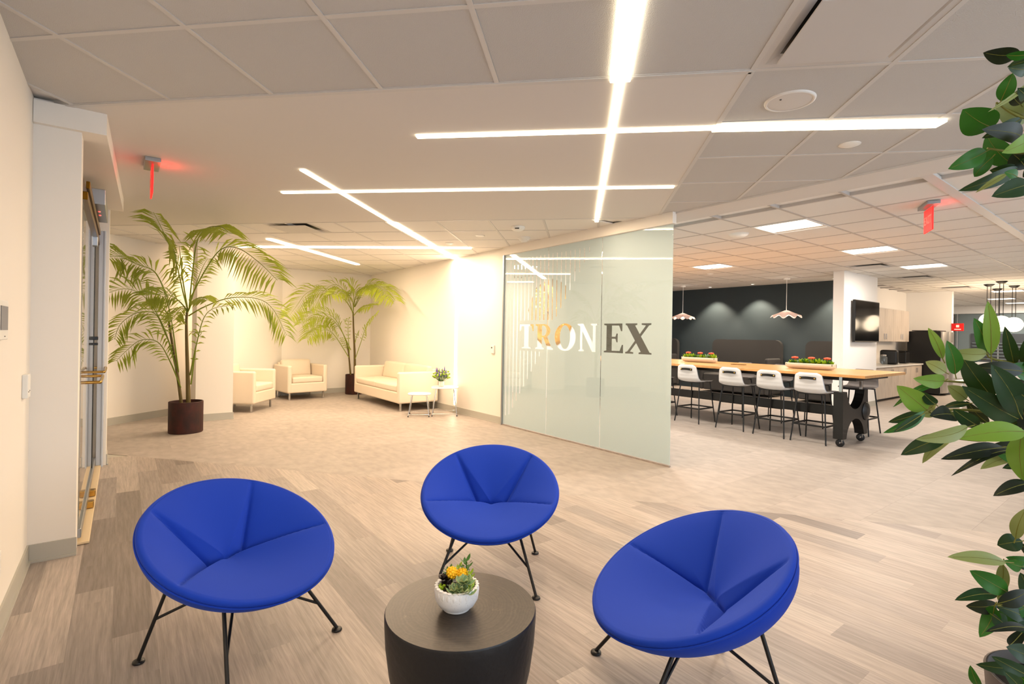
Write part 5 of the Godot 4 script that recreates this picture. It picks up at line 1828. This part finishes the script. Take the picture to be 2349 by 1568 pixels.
# ---------------------------------------------------------------- bar table and stools
func stool(shell: Material, called: String, label: String, group: String, strap: bool) -> Node3D:
	var o := thing(called, label, "bar stool", Vector3.ZERO, 0.0, group)
	var prof := [Vector2(-0.245, 0.905), Vector2(-0.240, 0.86), Vector2(-0.232, 0.80), Vector2(-0.222, 0.74), Vector2(-0.205, 0.685), Vector2(-0.17, 0.652), Vector2(-0.11, 0.642), Vector2(0.0, 0.640), Vector2(0.12, 0.645), Vector2(0.20, 0.640), Vector2(0.22, 0.632)]
	var hw := [0.155, 0.172, 0.182, 0.19, 0.20, 0.207, 0.21, 0.212, 0.21, 0.20, 0.19]
	var cv := Curve2D.new()
	for i in prof.size():
		var a: Vector2 = prof[maxi(i - 1, 0)]
		var b: Vector2 = prof[mini(i + 1, prof.size() - 1)]
		cv.add_point(prof[i], -(b - a) / 6.0, (b - a) / 6.0)
	cv.bake_interval = 0.004
	var rows := []
	var N := 46
	for i in N + 1:
		var f := float(i) / N
		var p := cv.sample_baked(cv.get_baked_length() * f)
		var p2 := cv.sample_baked(cv.get_baked_length() * minf(f + 0.01, 1.0))
		var p1 := cv.sample_baked(cv.get_baked_length() * maxf(f - 0.01, 0.0))
		var tg := (p2 - p1).normalized()
		var nn := Vector2(-tg.y, tg.x)     # towards the sitter
		var k := f * (prof.size() - 1)
		var w: float = lerpf(hw[int(k)], hw[mini(int(k) + 1, hw.size() - 1)], k - int(k))
		var end := minf(f, 1.0 - f)
		if end < 0.07:
			w -= 0.05 * pow(1.0 - end / 0.07, 2.0)
		var th := 0.011 * (1.0 if end > 0.02 else 0.5)
		# quilted channels across the shell
		var ch := 0.0035 * absf(sin(f * 11.0 * PI))
		var row := []
		for j in 25:
			var g := j / 12.0
			var x := 0.0
			var s := 1.0
			if j < 13:
				x = lerpf(-w, w, j / 12.0)
			else:
				x = lerpf(w, -w, (j - 12.5) / 12.0)
				s = -1.0
			var e := 1.0 - pow(absf(x) / w, 8.0)
			var dish := 0.018 * pow(absf(x) / 0.21, 2.0)
			var off := (th + ch) * s * e + dish
			row.append(Vector3(x, p.y + nn.y * off, p.x + nn.x * off))
		rows.append(row)
	var mb := MB.new()
	mb.grid(rows, true, Vector3(0, 0.72, -0.08), 1.0, false, 1.0)
	# set normals outward: front side points along the sitter's side
	part(o, "shell", mb.done(), shell)
	if strap:
		var sb := MB.new()
		var arc := []
		for i in 13:
			var t := i / 12.0 * 2.0 - 1.0
			arc.append(Vector3(t * 0.085, 0.832 + 0.006 * (1.0 - t * t), -0.254 - 0.022 * (1.0 - t * t)))
		for q in 12:
			var a: Vector3 = arc[q]
			var b: Vector3 = arc[q + 1]
			sb.quad(a + Vector3(0, -0.017, 0), b + Vector3(0, -0.017, 0), b + Vector3(0, 0.017, 0), a + Vector3(0, 0.017, 0))
			sb.quad(a + Vector3(0, -0.017, 0.004), b + Vector3(0, -0.017, 0.004), b + Vector3(0, 0.017, 0.004), a + Vector3(0, 0.017, 0.004))
			sb.quad(a + Vector3(0, 0.017, 0), b + Vector3(0, 0.017, 0), b + Vector3(0, 0.017, 0.004), a + Vector3(0, 0.017, 0.004))
			sb.quad(a + Vector3(0, -0.017, 0), b + Vector3(0, -0.017, 0), b + Vector3(0, -0.017, 0.004), a + Vector3(0, -0.017, 0.004))
		sb.rbox(Vector3(-0.085, 0.832, -0.254), Vector3(0.03, 0.034, 0.012), 0.003)
		sb.rbox(Vector3(0.085, 0.832, -0.254), Vector3(0.03, 0.034, 0.012), 0.003)
		var st := part(o, "strap", sb.done(), M["black_plastic"])
		for s in [-1.0, 1.0]:
			var bt := MB.new()
			bt.ball(Vector3(s * 0.085, 0.832, -0.262), Vector3(0.010, 0.010, 0.006), 10, 6)
			part(st, "stud", bt.done(), M["brass"])
	var bm: Material = M["black_metal"]
	var mid := []
	for s in [Vector2(-1, -1), Vector2(1, -1), Vector2(1, 1), Vector2(-1, 1)]:
		var top := Vector3(s.x * 0.16, 0.635, s.y * 0.145)
		var ft := Vector3(s.x * 0.215, 0.0, s.y * 0.225)
		var l := MB.new()
		l.tube([top, ft], 0.0095, 0.0095, 8)
		part(o, "leg", l.done(), bm)
		mid.append([ft.lerp(top, 0.36), ft.lerp(top, 0.36)])
	for k in 4:
		var l := MB.new()
		var y := 0.0 if k != 2 else 0.0
		var a: Vector3 = mid[k][0] + Vector3(0, y, 0)
		var b: Vector3 = mid[(k + 1) % 4][0] + Vector3(0, y, 0)
		var dv := (b - a).normalized()
		l.x = Transform3D(Basis(dv, Vector3.UP, dv.cross(Vector3.UP)), (a + b) * 0.5)
		l.rbox(Vector3.ZERO, Vector3((b - a).length(), 0.022, 0.012), 0.002)
		part(o, "footrest", l.done(), bm)
	var sf := MB.new()
	sf.rbox(Vector3(0, 0.627, -0.15), Vector3(0.34, 0.014, 0.02), 0.003)
	sf.rbox(Vector3(0, 0.627, 0.15), Vector3(0.34, 0.014, 0.02), 0.003)
	part(o, "seat_frame", sf.done(), bm)
	return o

func build_bar() -> void:
	var y := 0.905
	var u0 := 2.33
	var u1 := 7.6
	var va := 7.06
	var vb := 8.50
	var o := thing("bar_table", "long orange wood counter-height table on black wheeled legs", "table", D((u0 + u1) * 0.5, (va + vb) * 0.5), PI / 4.0)
	# local x = v, local -z = u
	var L := u1 - u0
	var W := vb - va
	var t := MB.new()
	t.rbox(Vector3(0, y - 0.018, 0), Vector3(W, 0.036, L), 0.004, 2)
	for i in t.t.size():
		t.t[i] = Vector2(t.v[i].z * 0.5, t.v[i].x * 1.4)
	part(o, "top", t.done(), M["bar_wood"])
	var bm: Material = M["black_metal"]
	t = MB.new()
	t.rbox(Vector3(0, y - 0.062, 0), Vector3(W - 0.34, 0.05, L - 0.30), 0.006)
	part(o, "apron", t.done(), bm)
	t = MB.new()
	var cx := 7.47 - (va + vb) * 0.5
	t.rbox(Vector3(cx + 0.02, 0.40, 0), Vector3(0.07, 0.12, L - 0.7), 0.006)
	part(o, "long_beam", t.done(), bm)
	for e in [2.62, 7.2]:
		var z: float = -(e - (u0 + u1) * 0.5)
		# cast end frame: outline in the plane across the table
		var pts := [Vector2(-0.40, 0.10), Vector2(-0.40, 0.68), Vector2(-0.29, 0.68)]
		pts += arc_pts(Vector2(0.0, 0.72), 0.285, 0.27, 188, 352, 14)
		pts += [Vector2(0.29, 0.68), Vector2(0.40, 0.68), Vector2(0.40, 0.10), Vector2(0.29, 0.10)]
		pts += arc_pts(Vector2(0.0, 0.07), 0.285, 0.26, 7, 173, 14)
		pts += [Vector2(-0.29, 0.10)]
		var pv := PackedVector2Array()
		for p in pts:
			pv.append(Vector2(p.x, -p.y))
		var fm := MB.new()
		fm.x = Transform3D(Basis(Vector3.RIGHT, Vector3.BACK, Vector3.DOWN), Vector3(cx, 0, z))
		fm.prism(pv, -0.055, 0.055)
		var fr := part(o, "end_frame", fm.done(), bm)
		var hb := MB.new()
		hb.x = Transform3D(Basis(Vector3.RIGHT, Vector3.BACK, Vector3.DOWN), Vector3(cx + 0.33, 0.40, z + 0.06))
		hb.lathe([Vector2(0, 0.03), Vector2(0.05, 0.03), Vector2(0.05, 0.03), Vector2(0.11, 0.012), Vector2(0.12, 0.0)], 24)
		part(fr, "hub", hb.done(), bm)
		for s in [-1.0, 1.0]:
			var ps := MB.new()
			ps.rbox(Vector3(cx + s * 0.325, 0.77, z), Vector3(0.035, 0.20, 0.035), 0.003)
			part(o, "post", ps.done(), M["chrome"])
			var cs := MB.new()
			var c := Vector3(cx + s * 0.33, 0.048, z)
			cs.x = Transform3D(Basis(Vector3.UP, Vector3.RIGHT, Vector3.BACK).rotated(Vector3.UP, 0.5), c)
			cs.lathe([Vector2(0.012, -0.018), Vector2(0.040, -0.018), Vector2(0.048, -0.012), Vector2(0.048, 0.012), Vector2(0.040, 0.018), Vector2(0.012, 0.018)], 24)
			var ca := part(o, "caster", cs.done(), M["black_plastic"])
			var fk := MB.new()
			fk.rbox(c + Vector3(0, 0.035, 0.026), Vector3(0.03, 0.07, 0.008), 0.002)
			fk.rbox(c + Vector3(0, 0.035, -0.026), Vector3(0.03, 0.07, 0.008), 0.002)
			fk.rbox(c + Vector3(0, 0.07, 0), Vector3(0.05, 0.014, 0.07), 0.003)
			part(ca, "fork", fk.done(), M["chrome"])
	# stools
	var near := stool(M["white_shell"], "bar_stool", "white bar stool seen whole, closest to the glass wall on the table's near side", "white stools on the near side", true)
	near.position = D(4.74, 7.03 + 0.24); near.rotation.y = deg_to_rad(135.0)
	dup(near, D(4.03, 7.27), deg_to_rad(135.0), "white bar stool, second from the glass wall on the table's near side")
	dup(near, D(3.45, 7.25), deg_to_rad(133.0), "white bar stool, third from the glass wall on the table's near side")
	dup(near, D(2.95, 7.25), deg_to_rad(135.0), "white bar stool on the near side closest to the table's free end")
	dup(near, D(5.46, 7.30), deg_to_rad(137.0), "white bar stool on the near side, mostly hidden by the frosted glass edge")
	var far := stool(M["grey_shell"], "bar_stool", "grey bar stool on the far side of the table, closest to the glass wall", "grey stools on the far side", false)
	far.position = D(4.72, 8.50); far.rotation.y = deg_to_rad(-45.0)
	dup(far, D(4.08, 8.50), deg_to_rad(-45.0), "grey bar stool, second from the glass wall on the table's far side")
	dup(far, D(3.50, 8.52), deg_to_rad(-43.0), "grey bar stool, third from the glass wall on the table's far side")
	dup(far, D(2.88, 8.45), deg_to_rad(-45.0), "grey bar stool on the far side closest to the table's free end")
	# two trough planters with succulents on the table
	for it in [[5.06, 7.86, "nearer the glass wall", 0.66], [3.25, 7.78, "nearer the table's free end", 0.66]]:
		var at := D(it[0], it[1], y)
		var ln: float = it[3]
		var p := thing("trough_planter", "long cream trough planter on the table, " + it[2], "planter", at, PI / 4.0 + 0.06, "trough planters on the long table")
		var rows := []
		for i in 15:
			var f := i / 14.0 * 2.0 - 1.0
			var k := sqrt(maxf(0.0, 1.0 - pow(absf(f), 6.0))) * 0.9 + 0.1
			var row := []
			for s in 13:
				var a := deg_to_rad(lerpf(0.0, 180.0, s / 12.0))
				row.append(Vector3(cos(a) * 0.085 * k, 0.085 - sin(a) * 0.084 * (0.6 + 0.4 * k), f * ln * 0.5))
			for s in 13:
				var a := deg_to_rad(lerpf(180.0, 0.0, s / 12.0))
				row.append(Vector3(cos(a) * 0.066 * k, 0.085 - sin(a) * 0.05 * k, f * ln * 0.49))
			rows.append(row)
		var b := MB.new()
		b.grid(rows, true, Vector3(0, 0.06, 0), 1.0, false)
		part(p, "trough", b.done(), M["cream_leather"])
		b = MB.new()
		b.rbox(Vector3(0, 0.068, 0), Vector3(0.115, 0.02, ln * 0.9), 0.006)
		part(p, "soil", b.done(), M["soil"])
		var s := thing("succulent_row", "green succulents growing in the trough " + it[2], "succulents", at + Vector3(0, 0.075, 0), PI / 4.0 + 0.06, "succulents on the long table")
		var mats := ["succ_lime", "succ_green", "succ_lime", "succ_pale"]
		for i in 15:
			var z := lerpf(-ln * 0.42, ln * 0.42, (i + 0.5) / 15.0)
			var m := MB.new()
			var c := Vector3(rng.randf_range(-0.025, 0.025), 0.0, z)
			var sz := rng.randf_range(0.06, 0.095)
			for j in 12:
				var a := j * 2.4
				var tl := lerpf(1.3, 0.3, j / 11.0)
				var d := Vector3(cos(a) * cos(tl), sin(tl), sin(a) * cos(tl))
				m.leaf(c, c + d * sz, sz * 0.5, d.cross(Vector3.UP), 0.05, 0.3, 4)
			part(s, "plant", m.done(), M[mats[i % 4]])
		var fl := thing("coral_flowers", "coral-red flower heads in the trough " + it[2], "flowers", at + Vector3(0, 0.075, 0), PI / 4.0 + 0.06, "coral flowers on the long table")
		for z in [0.22, 0.02, -0.2]:
			var m := MB.new()
			m.tube([Vector3(0, 0, z), Vector3(0, 0.085, z)], 0.004, 0.004, 6)
			for j in 16:
				var a := j * 2.4
				var rr := 0.036 * sqrt((j + 0.5) / 16.0)
				m.ball(Vector3(cos(a) * rr, 0.092 - rr * 0.25, z + sin(a) * rr), Vector3(0.013, 0.013, 0.013), 7, 5)
			part(fl, "flower_head", m.done(), M["flower_coral"])
	# power port in the table top
	solo("table_port", box_mesh(Vector3(0.08, 0.008, 0.22), 0.002), M["bronze"], "small bronze cable port let into the long table", "cable port", D(4.35, 7.85, y + 0.004), PI / 4.0)

# ---------------------------------------------------------------- ceiling devices
func build_ceiling_devices() -> void:
	# plaque air diffusers
	for it in [[Vector3(GX + TS * 1.5, HC, GZ + TS * 0.5), 0.0, "square white air diffuser in the lobby ceiling at top right", 1.0], [Vector3(GX - TS * 6.0, HC, GZ - TS * 5.5), 0.0, "square white air diffuser in the alcove ceiling above the near palm", 1.0], [D(PLAQUES[0].x, PLAQUES[0].y, HC), PI / 4.0, "square air diffuser beside the light panel in front of the screen wall", 1.0], [D(PLAQUES[1].x, PLAQUES[1].y, HC), PI / 4.0, "square air diffuser in the kitchen ceiling above the counter", 1.0], [D(PLAQUES[2].x, PLAQUES[2].y, HC), PI / 4.0, "square air diffuser farthest off, above the refrigerator", 1.0]]:
		var o := thing("air_diffuser", it[2], "air diffuser", it[0], it[1], "square plaque air diffusers")
		var m := MB.new()
		for k in 4:
			var bs := Basis(Vector3.UP, k * PI / 2.0)
			m.x = Transform3D(bs, Vector3.ZERO)
			m.quad(Vector3(-0.300, 0.002, 0.300), Vector3(0.300, 0.002, 0.300), Vector3(0.265, 0.003, 0.265), Vector3(-0.265, 0.003, 0.265))
			m.quad(Vector3(-0.265, 0.003, 0.265), Vector3(0.265, 0.003, 0.265), Vector3(0.215, 0.026, 0.215), Vector3(-0.215, 0.026, 0.215))
		part(o, "frame", m.done(), M["diffuser_paint"])
		m = MB.new()
		m.rbox(Vector3(0, 0.027, 0), Vector3(0.44, 0.003, 0.44), 0.001)
		part(o, "duct_opening", m.done(), M["black_plastic"])
		m = MB.new()
		m.rbox(Vector3(0, -0.016, 0), Vector3(0.455, 0.006, 0.455), 0.002)
		part(o, "plaque", m.done(), M["diffuser_paint"])
	var sp := thing("ceiling_speaker", "round white ceiling speaker between air diffuser and light strip", "speaker", Vector3(1.08, HC + 0.004, -2.93))
	var m := MB.new()
	m.lathe([Vector2(0.108, -0.008), Vector2(0.114, -0.011), Vector2(0.122, -0.008), Vector2(0.125, 0.0)], 48)
	part(sp, "rim", m.done(), M["white_metal"])
	m = MB.new()
	m.lathe([Vector2(0.0, -0.010), Vector2(0.08, -0.0095), Vector2(0.110, -0.007)], 48)
	part(sp, "grille", m.done(), M["ceiling_paint"])
	m = MB.new()
	m.ball(Vector3(-0.06, -0.011, 0.04), Vector3(0.006, 0.004, 0.006), 8, 5)
	part(sp, "badge", m.done(), M["grey_shell"])
	for it in [[Vector3(1.71, HC + 0.004, -3.63), "round white sensor disc right of the broad light strip", 0.062, 0.012], [Vector3(-1.34, HC + 0.004, -6.57), "round white sensor disc in the alcove tiles", 0.06, 0.012], [D(3.36, 6.02, HC + 0.004), "white dome sensor near the nearest kitchen light panel", 0.115, 0.045], [Vector3(-1.89, HC + 0.004, -7.10), "round sprinkler plate beside the alcove light strip", 0.055, 0.016], [D(5.8, 9.35, HC + 0.004), "small white sensor in the kitchen ceiling behind the left light panel", 0.06, 0.03]]:
		var o := thing("ceiling_sensor", it[1], "sensor", it[0])
		m = MB.new()
		m.lathe([Vector2(0.0, -it[3]), Vector2(it[2] * 0.55, -it[3] * 0.92), Vector2(it[2] * 0.9, -it[3] * 0.45), Vector2(it[2], -0.003), Vector2(it[2], 0.0)], 32)
		part(o, "cover", m.done(), M["white_plastic"])
		m = MB.new()
		m.lathe([Vector2(it[2], -0.004), Vector2(it[2] * 1.05, -0.003), Vector2(it[2] * 1.05, 0.0)], 32)
		part(o, "ring", m.done(), M["white_metal"])
	var ap := thing("smoke_detector", "white smoke detector with a dark mark on the alcove ceiling", "smoke detector", Vector3(-0.78, HC + 0.004, -6.06))
	m = MB.new()
	m.lathe([Vector2(0.0, -0.05), Vector2(0.045, -0.048), Vector2(0.075, -0.030), Vector2(0.085, -0.008), Vector2(0.085, 0.0)], 32)
	part(ap, "housing", m.done(), M["white_plastic"])
	m = MB.new()
	m.rbox(Vector3(0.0, -0.032, 0.077), Vector3(0.05, 0.012, 0.006), 0.001)
	part(ap, "mark", m.done(), M["black_plastic"])
	var ho := thing("alarm_sounder", "tiered white alarm fitting on the ceiling above the glass wall", "alarm", Vector3(-0.78, HC + 0.004, -6.72))
	m = MB.new()
	m.lathe([Vector2(0.0, -0.062), Vector2(0.042, -0.060), Vector2(0.046, -0.042), Vector2(0.046, -0.042), Vector2(0.062, -0.040), Vector2(0.066, -0.026), Vector2(0.066, -0.026), Vector2(0.082, -0.022), Vector2(0.084, 0.0)], 32)
	part(ho, "housing", m.done(), M["white_plastic"])
	m = MB.new()
	m.lathe([Vector2(0.047, -0.030), Vector2(0.058, -0.030)], 32)
	part(ho, "slot", m.done(), M["black_plastic"])
	# edge-lit exit signs
	for it in [[Vector3(-3.28, HC, -3.52), deg_to_rad(45.0), "red edge-lit exit sign seen edge-on over the entrance"], [Vector3(3.17, HC - 0.0, -5.26), deg_to_rad(-17.0), "red edge-lit exit sign hanging from the kitchen ceiling at right"]]:
		var o := thing("exit_sign", it[2], "exit sign", it[0], it[1], "red exit signs")
		# plate lies in the local y-z plane
		m = MB.new()
		m.rbox(Vector3(0, -0.016, 0), Vector3(0.10, 0.032, 0.30), 0.004, 2)
		part(o, "canopy", m.done(), M["aluminium"])
		m = MB.new()
		m.rbox(Vector3(0, -0.15, 0), Vector3(0.012, 0.215, 0.25), 0.003)
		var pl := part(o, "plate", m.done(), M["sign_red"])
		for s in [-1.0, 1.0]:
			var tm := TextMesh.new()
			tm.text = "EXIT"; tm.font_size = 64; tm.pixel_size = 0.0016; tm.depth = 0.003
			var f := SystemFont.new()
			f.font_names = PackedStringArray(["Droid Sans"])
			f.font_weight = 700
			tm.font = f
			var tx := part(pl, "lettering", tm, M["sign_letters"])
			tx.position = Vector3(s * 0.0065, -0.15, 0); tx.rotation.y = s * PI / 2.0
		var l := OmniLight3D.new()
		l.name = numbered("exit_light"); l.light_color = Color(1.0, 0.12, 0.10); l.light_energy = 0.018; l.light_size = 0.02
		l.omni_range = 6.0; l.omni_attenuation = 2.0; l.shadow_enabled = true
		add_child(l)
		l.position = o.position + Vector3(0.0, -0.09, 0.0) + o.basis.x * 0.07

# ---------------------------------------------------------------- leafy tree close to the camera at right
func build_foreground_tree() -> void:
	var at := Vector3(TRUNK[2].x + 0.02, 0, TRUNK[2].z)
	var pot := thing("tree_pot", "grey round planter of the leafy tree just outside the picture at right", "plant pot", at)
	var b := MB.new()
	b.lathe([Vector2(0, 0), Vector2(0.14, 0), Vector2(0.14, 0), Vector2(0.165, 0.01), Vector2(0.19, 0.34), Vector2(0.18, 0.345), Vector2(0.175, 0.30)], 40)
	part(pot, "shell", b.done(), M["grey_shell"])
	b = MB.new()
	b.lathe([Vector2(0.176, 0.305), Vector2(0.0, 0.315)], 32)
	part(pot, "soil", b.done(), M["soil"])
	var o := thing("leafy_tree", "broad-leaved green tree close to the viewer at the right edge", "tree", Vector3.ZERO)
	var pts := [at + Vector3(0, 0.30, 0)]
	for k in range(TRUNK.size() - 1, -1, -1):
		pts.append(TRUNK[k])
	b = MB.new()
	b.tube(spline(pts, 30), 0.02, 0.008, 10)
	part(o, "trunk", b.done(), M["bark"])
	for t in TWIGS:
		# start at the nearest point of the trunk
		var first: Vector3 = t[0]
		var best := Vector3.ZERO
		var bd := 1e9
		for p in spline(pts, 40):
			if p.distance_to(first) < bd and p.y < first.y + 0.02:
				bd = p.distance_to(first); best = p
		b = MB.new()
		b.tube(spline([best] + t, 20), 0.007, 0.0025, 7)
		part(o, "twig", b.done(), M["twig"])
	# inner leaves that fill the crown round the twigs
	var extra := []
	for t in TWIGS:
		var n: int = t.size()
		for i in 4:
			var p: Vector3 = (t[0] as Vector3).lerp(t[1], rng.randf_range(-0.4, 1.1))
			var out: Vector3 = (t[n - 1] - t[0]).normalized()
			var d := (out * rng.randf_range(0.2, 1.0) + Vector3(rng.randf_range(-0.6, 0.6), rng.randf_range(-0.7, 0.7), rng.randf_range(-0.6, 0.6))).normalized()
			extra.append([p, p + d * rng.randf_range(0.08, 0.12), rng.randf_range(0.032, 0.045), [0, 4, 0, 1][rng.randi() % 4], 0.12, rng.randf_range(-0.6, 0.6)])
	# the side turned away from the viewer
	var round_ := []
	for L in LEAVES:
		for turn in [PI, PI * 0.70]:
			if turn < 3.0 and rng.randf() > 0.85:
				continue
			var b2 := Transform3D(Basis(Vector3.UP, -turn), at) * Transform3D(Basis(), -at)
			var q0: Vector3 = (b2 * (L[0] as Vector3)).rotated(Vector3.UP, deg_to_rad(-7.8))
			var q1: Vector3 = (b2 * (L[1] as Vector3)).rotated(Vector3.UP, deg_to_rad(-7.8))
			if minf(q0.x / -q0.z, q1.x / -q1.z) < 1.05 and turn < 3.0:
				continue
			round_.append([b2 * (L[0] as Vector3), b2 * (L[1] as Vector3), L[2], L[3], L[4], L[5]])
	for t in TWIGS:
		for turn in [PI, PI * 0.70]:
			var b2 := Transform3D(Basis(Vector3.UP, -turn), at) * Transform3D(Basis(), -at)
			var q := [b2 * Vector3(at.x, (t[0] as Vector3).y - 0.03, at.z)]
			for p in t:
				q.append(b2 * (p as Vector3))
			b = MB.new()
			b.tube(spline(q, 20), 0.007, 0.0025, 7)
			part(o, "twig", b.done(), M["twig"])
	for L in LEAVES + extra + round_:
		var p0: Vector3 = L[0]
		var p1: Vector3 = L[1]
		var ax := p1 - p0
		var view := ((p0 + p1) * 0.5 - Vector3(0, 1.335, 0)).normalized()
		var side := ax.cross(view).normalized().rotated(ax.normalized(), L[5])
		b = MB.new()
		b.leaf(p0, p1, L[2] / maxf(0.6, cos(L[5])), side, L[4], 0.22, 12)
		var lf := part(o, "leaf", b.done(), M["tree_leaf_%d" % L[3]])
		# stalk and midrib
		var r := MB.new()
		var nn := ax.cross(side).normalized()
		var rib := []
		for i in 8:
			var f := lerpf(-0.14, 0.92, i / 7.0)
			rib.append(p0 + ax * f + nn * (sin(clampf(f, 0, 1) * PI) * L[4] * ax.length()))
		r.tube(rib, 0.0014, 0.0005, 5, false)
		part(lf, "midrib", r.done(), M["twig"])
